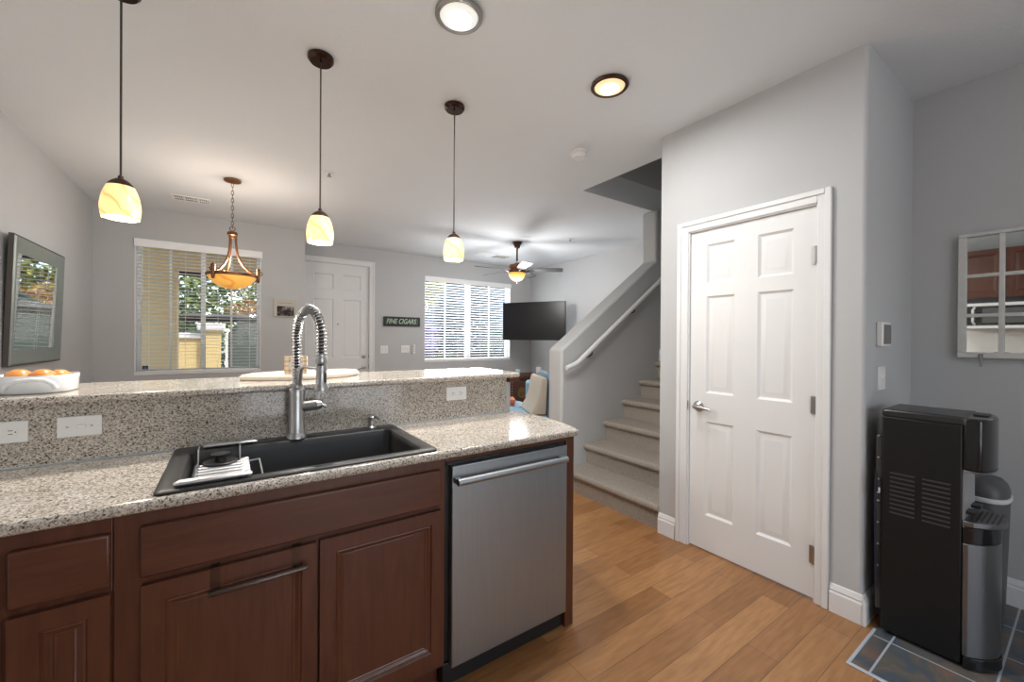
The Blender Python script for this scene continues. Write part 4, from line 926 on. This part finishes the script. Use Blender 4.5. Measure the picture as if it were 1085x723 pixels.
def plaid():
    m,t,b=newmat('tan_plaid'); tc=t.nodes.new('ShaderNodeTexCoord'); sp_=t.nodes.new('ShaderNodeSeparateXYZ'); t.links.new(tc.outputs['Object'],sp_.inputs[0]); outs=[]
    for ax in (0,2):
        mu=t.nodes.new('ShaderNodeMath'); mu.operation='MULTIPLY'; mu.inputs[1].default_value=48; t.links.new(sp_.outputs[ax],mu.inputs[0])
        fr_=t.nodes.new('ShaderNodeMath'); fr_.operation='FRACT'; t.links.new(mu.outputs[0],fr_.inputs[0])
        gt=t.nodes.new('ShaderNodeMath'); gt.operation='GREATER_THAN'; gt.inputs[1].default_value=0.6; t.links.new(fr_.outputs[0],gt.inputs[0]); outs.append(gt)
    ad=t.nodes.new('ShaderNodeMath'); ad.operation='ADD'; t.links.new(outs[0].outputs[0],ad.inputs[0]); t.links.new(outs[1].outputs[0],ad.inputs[1])
    cr=t.nodes.new('ShaderNodeValToRGB'); e=cr.color_ramp.elements; e[0].color=(0.72,0.62,0.50,1); e[1].color=(0.42,0.29,0.15,1); x=e.new(.5); x.color=(0.58,0.44,0.29,1)
    hf=t.nodes.new('ShaderNodeMath'); hf.operation='MULTIPLY'; hf.inputs[1].default_value=0.5; t.links.new(ad.outputs[0],hf.inputs[0]); t.links.new(hf.outputs[0],cr.inputs[0]); t.links.new(cr.outputs[0],b.inputs['Base Color']); b.inputs['Roughness'].default_value=.7; return m
pb_ = thing('plaid_block_sign','small tan plaid block with pale round centre, standing on the serving board','block sign',(0.245,2.10,BZ+0.025))
Mpb = Matrix.Translation((0.247,2.115,BZ+0.0249)) @ Matrix.Rotation(R(-14),4,'Z')
obj('block', MB().box((-0.047,-0.012,0),(0.047,0.012,0.081),Mpb), plaid(), pb_, bevel=0.002)
obj('round_center', MB().lathe((0,0,0),[(0.029,-0.0125),(0.029,-0.0135),(0.0,-0.0135)],28,'Y').xf(Mpb @ Matrix.Translation((0,0,0.040))), pm('pale_disc',(0.60,0.58,0.55),0.6), pb_)

# ------------------------------------------------------------------ nook: water cooler and bin
wx0,wx1,wyb,wyf = 2.456,2.722,0.568,0.318
wc = thing('water_cooler','tall black and stainless water cooler with side vents against the nook wall','water cooler',((wx0+wx1)/2,0.43,0))
bd = MB().box((wx0,wyf,0.02),(wx1,wyb,0.995)).box((wx0+0.02,wyf,0.0025),(wx1-0.02,wyb-0.02,0.03))
obj('body', bd, pm('black_enamel',(0.009,0.009,0.010),0.45,var=0.15,scale=20,spec=0.28), wc, bevel=0.005)
obj('top_lid', MB().box((wx0-0.002,wyf-0.01,0.993),(wx1+0.002,wyb+0.001,1.030)), pm('black_lid',(0.02,0.02,0.021),0.3), wc, bevel=0.010, seg=3)
# head: overhanging rounded front
def bowed(y0, y1, x0, x1, k=7):
    """outline of a front that bows from y0 (sides) to y1 (middle)"""
    return [(x0+(x1-x0)*i/k, y0+(y1-y0)*math.sin(PI*i/k)**0.7 if 0<i<k else y0) for i in range(k+1)]
ho = [(wx0,wyf)]+bowed(0.268,0.236,wx0,wx1,8)+[(wx1,wyf)]
obj('head', MB().prism([(x,y,0.812) for x,y in ho],(0,0,0.214)), BLACKG, wc, bevel=0.010, seg=3)
obj('head_trim', MB().prism([(x,y-0.0005,0.806) for x,y in ho],(0,0,0.007)), STEELD, wc, bevel=0.002)
obj('control_pad', MB().box((wx1-0.14,0.262,1.0255),(wx1-0.06,0.305,1.032)), DARK, wc, bevel=0.002)
rc = MB().box((wx0+0.012,wyf-0.006,0.607),(wx1-0.012,wyf+0.001,0.812)); obj('recess_panel', rc, pm('grey_recess',(0.42,0.42,0.43),0.35,0.4), wc)
for i,q in enumerate((0.28,0.5,0.72)):
    x=wx0+(wx1-wx0)*q; obj('nozzle', MB().cyl((x,0.285,0.812),(x,0.285,0.788),0.010,12,r2=0.007), pm('grey_plastic',(0.14,0.14,0.14),0.4), wc)
to2=[(wx0+0.004,wyf)]+bowed(0.285,0.207,wx0+0.004,wx1-0.004,10)+[(wx1-0.004,wyf)]
dt=obj('drip_tray', MB().prism([(x,y,0.585) for x,y in to2],(0,0,0.022)), STEELD, wc, bevel=0.004)
gi=MB()
for k in range(6): gi.box((wx0+0.05,0.225+k*0.014,0.6072),(wx1-0.05,0.230+k*0.014,0.6088))
obj('grille', gi, DARK, dt)
for x in (wx0+0.075,wx1-0.075): obj('paddle', MB().box((x-0.03,wyf-0.034,0.625),(x+0.03,wyf-0.004,0.637)), DARK, wc, bevel=0.003)
do=[(wx0+0.006,wyf-0.001)]+bowed(0.300,0.222,wx0+0.006,wx1-0.006,12)+[(wx1-0.006,wyf-0.001)]
obj('door_band', MB().prism([(x,y,0.516) for x,y in do],(0,0,0.069)), BLACKG, wc, bevel=0.003)
obj('door', MB().prism([(x,y,0.055) for x,y in do],(0,0,0.459)), STEELD, wc, bevel=0.004, angle=30)
obj('base_skirt', MB().prism([(x,y-0.004,0.0045) for x,y in do],(0,0,0.05)), BLACKG, wc, bevel=0.003)
for (a,b) in ((0.458,0.538),(0.350,0.434)):
    v=MB(); 
    for k in range(10):
        zz=0.562+k*0.0198; v.box((wx0-0.0022,a,zz),(wx0+0.001,b,zz+0.006))
    obj('side_vent', v, pm('vent_slat_grey',(0.045,0.045,0.047),0.45), wc)
obj('coil_grid', MB().box((wx0+0.012,wyb,0.10),(wx1-0.012,wyb+0.022,0.90)), pm('coil_grey',(0.03,0.03,0.032),0.6), wc, bevel=0.004)
for k in range(7): obj('screw', MB().ball((wx0+0.009,wyb+0.012,0.30+k*0.1),0.006,8), NICKEL, wc)
obj('wall_plug', MB().box((wx0-0.006,wyb+0.004,0.638),(wx0+0.014,wyb+0.022,0.662)), WHITEP, wc, bevel=0.003)
obj('power_cord', MB().tube([(wx0-0.004,wyb+0.012,0.646),(wx0-0.012,wyb+0.016,0.74),(wx0-0.014,wyb+0.016,0.70),(wx0-0.013,wyb+0.017,0.58),(wx0-0.008,wyb+0.017,0.45),(wx0-0.002,wyb+0.017,0.33),(wx0+0.002,wyb+0.016,0.20)],0.0042,8), pm('navy_cord',(0.012,0.016,0.035),0.45), wc)
tcx,tcy=3.02,0.315
tc_=thing('trash_can','slim dark grey trash can with domed lid and white liner behind the water cooler','trash can',(tcx,tcy,0))
GREYP=pm('dark_grey_plastic',(0.085,0.085,0.088),0.45,var=0.1,scale=12)
obj('bin', loft(MB(),[ell(tcx,tcy,0.095,0.062,0.003,28),ell(tcx,tcy,0.10,0.066,0.01,28),ell(tcx,tcy,0.118,0.080,0.60,28)],cap0=True), GREYP, tc_)
obj('liner', loft(MB(),[ell(tcx,tcy,0.1195,0.0815,0.585,28),ell(tcx,tcy,0.124,0.086,0.592,28),ell(tcx,tcy,0.124,0.086,0.604,28),ell(tcx,tcy,0.118,0.080,0.607,28)],cap0=True), pm('white_liner',(0.70,0.70,0.70),0.5,bump=0.6,bscale=60), tc_)
obj('lid', loft(MB(),[ell(tcx,tcy,0.117,0.080,0.604,28),ell(tcx,tcy,0.117,0.080,0.628,28),ell(tcx,tcy,0.108,0.072,0.656,28),ell(tcx,tcy,0.085,0.055,0.678,28),ell(tcx,tcy,0.045,0.028,0.688,28)],cap0=True), GREYP, tc_, angle=60)

# ------------------------------------------------------------------ living room
BLUE=pm('light_blue_velvet',(0.22,0.42,0.55),0.75,var=0.15,scale=25,bump=0.2,bscale=120); BLUED=pm('slate_blue_velvet',(0.13,0.22,0.30),0.8,var=0.15,scale=25)
LINEN=pm('cream_woven_linen',(0.55,0.49,0.41),0.9,var=0.18,scale=120,bump=0.5,bscale=220)
def at(cx,cy,rz): return Matrix.Translation((cx,cy,0)) @ Matrix.Rotation(rz,4,'Z')
ac=thing('accent_chair','light blue accent chair with a cream cushion against its back, beside the stair wall','armchair',(2.915,3.94,0))
Mc=at(2.915,3.94,math.atan2(0.42,-0.90)+PI/2)   # local -Y is the front
obj('seat', MB().box((-0.33,-0.36,0.30),(0.33,0.24,0.47),Mc), BLUE, ac, bevel=0.05, seg=4)
bk=[(0.20,0.36),(0.205,0.62),(0.225,0.82),(0.255,0.93),(0.29,0.945),(0.32,0.92),(0.32,0.80),(0.32,0.55),(0.32,0.30),(0.22,0.30)]
obj('backrest', MB().prism([Mc@Vector((-0.33,y,z)) for y,z in bk],Mc.to_3x3()@Vector((0.66,0,0))), BLUED, ac, bevel=0.025, seg=3)
cu=[(0.0,0.475),(0.065,0.58),(0.105,0.70),(0.125,0.83),(0.145,0.895),(0.18,0.905),(0.205,0.87),(0.20,0.78),(0.195,0.62),(0.19,0.475)]
obj('back_cushion', MB().prism([Mc@Vector((-0.31,y,z)) for y,z in cu],Mc.to_3x3()@Vector((0.62,0,0))), LINEN, ac, bevel=0.03, seg=3)
for sx in (-0.28,0.28):
    for sy in (-0.30,0.28): obj('leg', MB().cyl(Mc@Vector((sx,sy,0)),Mc@Vector((sx,sy,0.31)),0.016,12,r2=0.026), CHESTW, ac)
tb_=thing('tub_chair','light blue tub chair farther back, half hidden by the accent chair','armchair',(3.80,4.52,0))
Mt=at(3.80,4.52,R(70))
obj('seat', MB().box((-0.27,-0.34,0.22),(0.27,0.22,0.44),Mt), BLUE, tb_, bevel=0.05, seg=4)
sh=[]
for i in range(15):
    a=R(-25+230*i/14); sh.append((0.385*math.cos(a),0.355*math.sin(a)))
shi=[(x*0.80,y*0.78) for x,y in sh[::-1]]
obj('backrest', MB().prism([Mt@Vector((x,y,0.20)) for x,y in sh+shi],(0,0,0.54)), BLUE, tb_, bevel=0.03, seg=3)
for sx in (-0.22,0.22):
    for sy in (-0.26,0.22): obj('leg', MB().cyl(Mt@Vector((sx,sy,0)),Mt@Vector((sx,sy,0.23)),0.015,10,r2=0.022), CHESTW, tb_)
ot=thing('coffee_table','round low coffee table with a pale blue cloth and dark edge in the living room','coffee table',(3.05,4.80,0))
obj('top', MB().lathe((3.05,4.80,0),[(0.0,0.385),(0.42,0.385),(0.43,0.39),(0.43,0.425),(0.42,0.43),(0.0,0.43)],40), pm('navy_table',(0.015,0.02,0.04),0.4), ot)
obj('cloth', MB().lathe((3.05,4.80,0),[(0.0,0.4302),(0.40,0.4302),(0.405,0.433),(0.40,0.4345),(0.0,0.4345)],40), pm('pale_blue_cloth',(0.36,0.48,0.60),0.8,bump=0.3,bscale=80), ot)
for k in range(4):
    a=R(45+90*k); obj('leg', MB().cyl((3.05+0.28*math.cos(a),4.80+0.28*math.sin(a),0),(3.05+0.28*math.cos(a),4.80+0.28*math.sin(a),0.39),0.02,12), DARK, ot)
for k,(lab,colr) in enumerate((('rust orange book lying on the coffee table, lower of two',(0.42,0.10,0.04)),('coral orange book lying on top of the rust book',(0.60,0.20,0.10)))):
    Mb=Matrix.Translation((3.13,4.66,0.436+k*0.042))@Matrix.Rotation(R(52+k*9),4,'Z'); bo_=thing('book',lab,'book',(3.13,4.66,0.436+k*0.042),'books on the coffee table')
    obj('cover', MB().box((-0.15,-0.11,0),(0.15,0.11,0.004),Mb).box((-0.15,-0.11,0.036),(0.15,0.11,0.04),Mb).box((-0.15,-0.11,0.004),(-0.146,0.11,0.036),Mb), pm('book_cover_%s'%('rust' if k==0 else 'coral'),colr,0.5), bo_)
    obj('pages', MB().box((-0.145,-0.098,0.004),(0.138,0.098,0.036),Mb), pm('paper',(0.75,0.70,0.60),0.8), bo_)
cs_=thing('wooden_chest','dark carved wooden chest with a round brass emblem under the living room window','chest',(4.5,6.22,0))
c0,c1,cy0,cy1=4.12,4.90,6.0,6.44
obj('body', MB().box((c0,cy0,0.04),(c1,cy1,0.60)), CHESTW, cs_, bevel=0.006)
obj('lid', MB().box((c0-0.015,cy0-0.02,0.602),(c1+0.015,cy1,0.685)), CHESTW, cs_, bevel=0.02, seg=3)
obj('emblem', MB().lathe((4.37,cy0,0.36),[(0.10,0.001),(0.10,-0.008),(0.085,-0.012),(0.08,-0.006),(0.05,-0.006),(0.04,-0.014),(0.0,-0.016)],28,'Y'), pm('aged_brass',(0.22,0.16,0.07),0.45,0.6,var=0.3,scale=40), cs_)
nh=MB()
for k in range(10): nh.ball((c0+0.03,cy0-0.003,0.10+k*0.05),0.010,8)
obj('nailheads', nh, NICKEL, cs_)
obj('base', MB().box((c0+0.02,cy0+0.02,0.0),(c1-0.02,cy1-0.02,0.045)), CHESTW, cs_)
def jar(x,y,z,r,h,label,mat):
    o=thing('candle_jar',label,'jar',(x,y,z)); obj('glass', MB().lathe((x,y,z),[(r*0.9,0),(r,0.01),(r,h-0.01),(r*0.93,h),(r*0.88,h),(r*0.88,0.02),(0,0.02)],24), mat, o)
    obj('wax', MB().lathe((x,y,z),[(r*0.86,0.021),(r*0.86,h*0.6),(0,h*0.6)],20), pm('white_wax',(0.80,0.82,0.80),0.5), o); return o
FROST=pm('frosted_pale_glass',(0.62,0.76,0.74),0.2)
jar(4.33,6.08,0.6855,0.045,0.10,'pale green glass jar on the left of the wooden chest',FROST)
jar(4.80,6.06,0.6855,0.05,0.125,'white candle jar on the right of the wooden chest by the stair wall',WHITEP)

# ------------------------------------------------------------------ kitchen run behind the viewer (seen in the pane mirror)
uc=thing('upper_cabinet','dark cherry upper cabinet above the microwave, reflected in the pane mirror','cabinet',(XL,0.63,1.86))
obj('cabinet_box', MB().box((XL+0.001,0.10,1.86),(-0.87,1.16,2.44)), CHERV, uc, bevel=0.002)
def PU(u,z,v): return (-0.85+v,u,z)
for a,b in ((0.105,0.625),(0.635,1.155)):
    obj('door', slab_door(MB(),PU,a,b,1.865,2.435,[(a+0.06,b-0.06,1.925,2.375)],CABPROF,0.0195), CHERV, uc, bevel=0.003, angle=25)
mw=thing('microwave','white over-range microwave with black glass, reflected in the pane mirror','microwave',(XL,0.63,1.46))
obj('case', MB().box((XL+0.001,0.25,1.50),(-0.80,1.01,1.80)), WHITEP, mw, bevel=0.006)
obj('top_vent', MB().box((XL+0.001,0.25,1.80),(-0.82,1.01,1.858)), DARK, mw)
obj('door_glass', MB().box((-0.802,0.28,1.535),(-0.796,0.98,1.765)), BLACKG, mw, bevel=0.002)
obj('window', MB().box((-0.797,0.36,1.565),(-0.794,0.80,1.735)), pm('grey_door_mesh',(0.10,0.10,0.10),0.3), mw)
obj('handle', MB().tube([(-0.796,0.86,1.55),(-0.76,0.87,1.58),(-0.76,0.87,1.72),(-0.796,0.86,1.75)],0.011,8), WHITEP, mw)
struct('trim_2', MB().box((XL+0.0005,-0.6,0.93),(XL+0.008,1.37,1.50)), pm('white_backsplash',(0.70,0.70,0.69),0.35), bevel=0.001)
def on_left(y,z): return lambda u,v,n: (XL+0.008+n,y+u,z+v)
for y in (0.44,0.68):
    pl=plate('wall_outlet','black outlet on the white backsplash, reflected at the bottom of the pane mirror','outlet',on_left(y,1.18),0.12,0.075,'outlet_h','black backsplash outlets')
    for c_ in pl.children:
        c_.data.materials.clear(); c_.data.materials.append(DARK)
# ------------------------------------------------------------------ outdoors
STUC=pm('tan_stucco',(0.80,0.59,0.31),0.9,var=0.10,scale=60,bump=0.6,bscale=90); YEL=pm('yellow_stucco',(0.70,0.53,0.24),0.9,var=0.06,scale=40,bump=0.4,bscale=90)
CAPW=pm('white_stone_cap',(0.78,0.76,0.72),0.8); CONC=pm('patio_concrete',(0.60,0.57,0.52),0.9,var=0.10,scale=6); DKFR=pm('dark_porch_metal',(0.035,0.032,0.030),0.5)
struct('ground', MB().box((-14,-20,-0.25),(24,YREAR-0.12,-0.06)).box((-14,YB2+0.15,-0.25),(24,34,-0.06)).box((-14,YB1+0.15,-0.25),(0.645,YB2+0.15,-0.06)), CONC, smooth=False)
g=MB().box((-3.0,7.6,-0.06),(-0.65,7.9,3.1)).box((-0.65,7.6,2.33),(1.9,7.9,3.1)).box((1.9,7.6,-0.06),(2.3,7.9,3.1)); struct('wall_porch', g, STUC, bevel=0.01)
struct('ceiling_porch', MB().box((-3.0,YB1+0.15,2.95),(0.64,7.9,3.12)).box((0.64,YB2+0.15,2.95),(2.3,7.9,3.12)), CEILP, smooth=False)
pf=thing('porch_frame','dark metal frame fixed in the porch opening outside the dining window','frame',(-0.7,7.75,1.6))
obj('post', MB().box((-0.80,7.92,1.55),(-0.66,7.98,2.36)), DKFR, pf); obj('beam', MB().box((-0.86,7.905,1.575),(1.9,8.0,1.655)), DKFR, pf, bevel=0.004)
obj('top_bar', MB().box((-0.80,7.92,2.27),(1.9,7.98,2.345)), DKFR, pf); obj('ledge', MB().box((-0.60,7.91,1.655),(1.9,8.0,1.705)), pm('pale_ledge',(0.50,0.52,0.55),0.5), pf)
gw=thing('garden_wall','low yellow stucco garden wall with white cap beyond the porch','wall',(-1.6,10.1,0)); obj('wall_body', MB().box((-4.0,10.0,-0.06),(-0.47,10.2,1.31)), YEL, gw); obj('cap', MB().box((-4.0,9.95,1.31),(-0.47,10.25,1.42)), CAPW, gw, bevel=0.015)
gp=thing('gate_pillar','yellow stucco gate pillar with white cap left of the green gate','pillar',(-0.32,10.1,0)); obj('shaft', MB().box((-0.465,9.93,-0.06),(-0.17,10.25,1.47)), YEL, gp); obj('cap', MB().box((-0.55,9.86,1.47),(-0.10,10.32,1.61)), CAPW, gp, bevel=0.02)
gt_=thing('garden_gate','arched dark green mesh garden gate beyond the porch','gate',(0.9,10.1,0))
def arcz(x): return 1.42+0.60*math.sin(PI*min(1,max(0,(x+0.02)/1.9)))**0.8
NX=[-0.02+1.9*i/24 for i in range(25)]
ms=MB()
for a,b in zip(NX,NX[1:]):
    ms.prism([(a,10.09,0.0),(b,10.09,0.0),(b,10.09,arcz(b)),(a,10.09,arcz(a))],(0,0.015,0))
obj('mesh_panel', ms, pm('green_gate_mesh',(0.085,0.105,0.088),0.7,var=0.6,scale=90), gt_, smooth=False)
obj('frame', MB().tube([(-0.02,10.08,0.0)]+[(x,10.08,arcz(x)) for x in NX]+[(1.88,10.08,0.0)],0.03,8), pm('dark_green_metal',(0.05,0.075,0.065),0.5), gt_)
obj('hinge_post', MB().box((-0.10,10.04,0.0),(-0.055,10.14,1.40)), CAPW, gt_)
def leafmat(name,a,b_):
    m,t,b=newmat(name); oi=t.nodes.new('ShaderNodeNewGeometry'); cr=t.nodes.new('ShaderNodeValToRGB'); e=cr.color_ramp.elements; e[0].color=(*a,1); e[1].color=(*b_,1)
    t.links.new(oi.outputs['Random Per Island'],cr.inputs[0]); t.links.new(cr.outputs[0],b.inputs['Base Color']); b.inputs['Roughness'].default_value=.6; return m
LT=leafmat('teal_leaves',(0.010,0.030,0.035),(0.07,0.13,0.15)); LG=leafmat('green_leaves',(0.03,0.07,0.015),(0.22,0.30,0.06)); LD=leafmat('dark_leaves',(0.015,0.035,0.015),(0.09,0.14,0.05)); LY=leafmat('yellow_green_leaves',(0.10,0.14,0.02),(0.50,0.46,0.10)); LP=leafmat('purple_flowers',(0.10,0.07,0.16),(0.40,0.32,0.55)); LO=leafmat('rusty_leaves',(0.20,0.10,0.03),(0.55,0.28,0.08))
BARK=pm('tree_bark',(0.10,0.07,0.05),0.9,var=0.4,scale=20)
def tree(name,label,c,rad,n,mat,leaf,seed,cat='tree',grp=None,trunk=True):
    o=thing(name,label,cat,(c[0],c[1],-0.06),grp); rg=random.Random(seed); mb=MB()
    for i in range(n):
        while True:
            p=Vector((rg.uniform(-1,1),rg.uniform(-1,1),rg.uniform(-1,1)))
            if 0.25<p.length<1: break
        q=Vector((c[0]+p.x*rad[0],c[1]+p.y*rad[1],c[2]+p.z*rad[2]))
        a=Vector((rg.gauss(0,1),rg.gauss(0,1),rg.gauss(0,1))).normalized(); b=a.orthogonal().normalized(); s=leaf*rg.uniform(.6,1.3)
        mb.quad(q-a*s,q+b*s*0.5,q+a*s,q-b*s*0.5)
    obj('foliage',mb,mat,o,smooth=False,fix=False)
    if trunk: obj('trunk',MB().cyl((c[0],c[1],-0.06),(c[0],c[1],c[2]),0.09,10,r2=0.05),BARK,o)
    return o
tree('leafy_tree','large green tree seen high in the dining window',(-1.6,16.0,3.4),(2.4,1.2,2.6),7000,LG,0.10,1)
tree('leafy_tree','yellow-green tree at the upper right of the dining window',(1.6,13.9,3.0),(1.5,0.7,1.6),4500,LY,0.085,2)
tree('shrub','dark green shrub behind the low yellow wall',(-1.2,11.6,1.0),(1.2,0.5,1.1),3000,LD,0.07,3,'shrub')
tree('shrub','rust-leaved shrub above the arched gate',(0.75,13.0,1.95),(0.9,0.35,0.45),1200,LO,0.055,4,'shrub')
tree('flowering_shrub','purple flowering shrub behind the arched gate',(0.75,11.4,1.1),(0.65,0.4,0.72),2000,LP,0.045,5,'shrub')
tree('leafy_tree','yellow-green tree at the upper left of the living room window',(4.5,11.9,3.2),(1.1,0.6,1.2),3500,LY,0.075,6)
tree('flowering_shrub','purple flowering shrub low at the left of the living room window',(3.95,9.9,1.35),(0.55,0.35,0.55),900,LP,0.06,7,'shrub')
tree('shrub','dark shrub at the bottom left of the living room window',(4.1,8.7,0.45),(0.7,0.4,0.6),900,LD,0.08,8,'shrub')
tree('shrub','dark shrub at the lower right of the living room window, behind the television',(6.3,9.6,0.7),(0.8,0.5,0.9),1200,LD,0.08,9,'shrub')
tree('leafy_tree','broad tree far behind the pale house beyond the living room window',(9.0,21,4.0),(4.5,1.5,3.6),4500,LG,0.20,10)
for k,(x,y,hh) in enumerate(((4.9,13.4,1.7),(6.3,12.9,1.5),(7.8,13.2,1.9))):
    tree('hedge_tree',('dense teal-green hedge tree on the left beyond the living room window','dense teal-green hedge tree in the middle beyond the living room window','dense teal-green hedge tree on the right beyond the living room window')[k],(x,y,hh),(0.66,0.5,hh),3600,LT,0.075,30+k)
hs=thing('house','pale blue-grey house across the yard beyond the living room window','house',(8.0,16.5,0))
obj('wall', MB().box((4.0,15.0,-0.06),(12.0,18.0,3.6)), pm('pale_blue_siding',(0.13,0.19,0.26),0.8,var=0.3,scale=3), hs, smooth=False)
obj('garage_door', MB().box((6.8,14.96,-0.06),(9.2,15.0,2.1)), pm('white_garage_door',(0.78,0.78,0.78),0.6), hs); obj('window', MB().box((4.8,14.97,1.0),(6.0,15.0,2.0)), pm('dark_window_glass',(0.05,0.07,0.09),0.1), hs)
obj('roof', MB().prism([(3.6,14.5,3.6),(3.6,18.5,3.6),(3.6,16.5,5.0)],(8.8,0,0)), pm('roof_tiles',(0.30,0.16,0.11),0.8,var=0.2,scale=8), hs, smooth=False)
fe=thing('wooden_fence','dark brown board fence low outside the living room window','fence',(5.5,11.0,0))
fb=MB()
for k in range(30): fb.box((2.7+k*0.2,11.0,-0.06),(2.885+k*0.2,11.03,0.95))
obj('boards', fb, pm('dark_fence_wood',(0.07,0.045,0.035),0.8,var=0.3,scale=4), fe); obj('rail', MB().box((2.7,11.03,0.7),(8.7,11.07,0.8)), pm('dark_fence_wood',(0.07,0.045,0.035),0.8), fe)
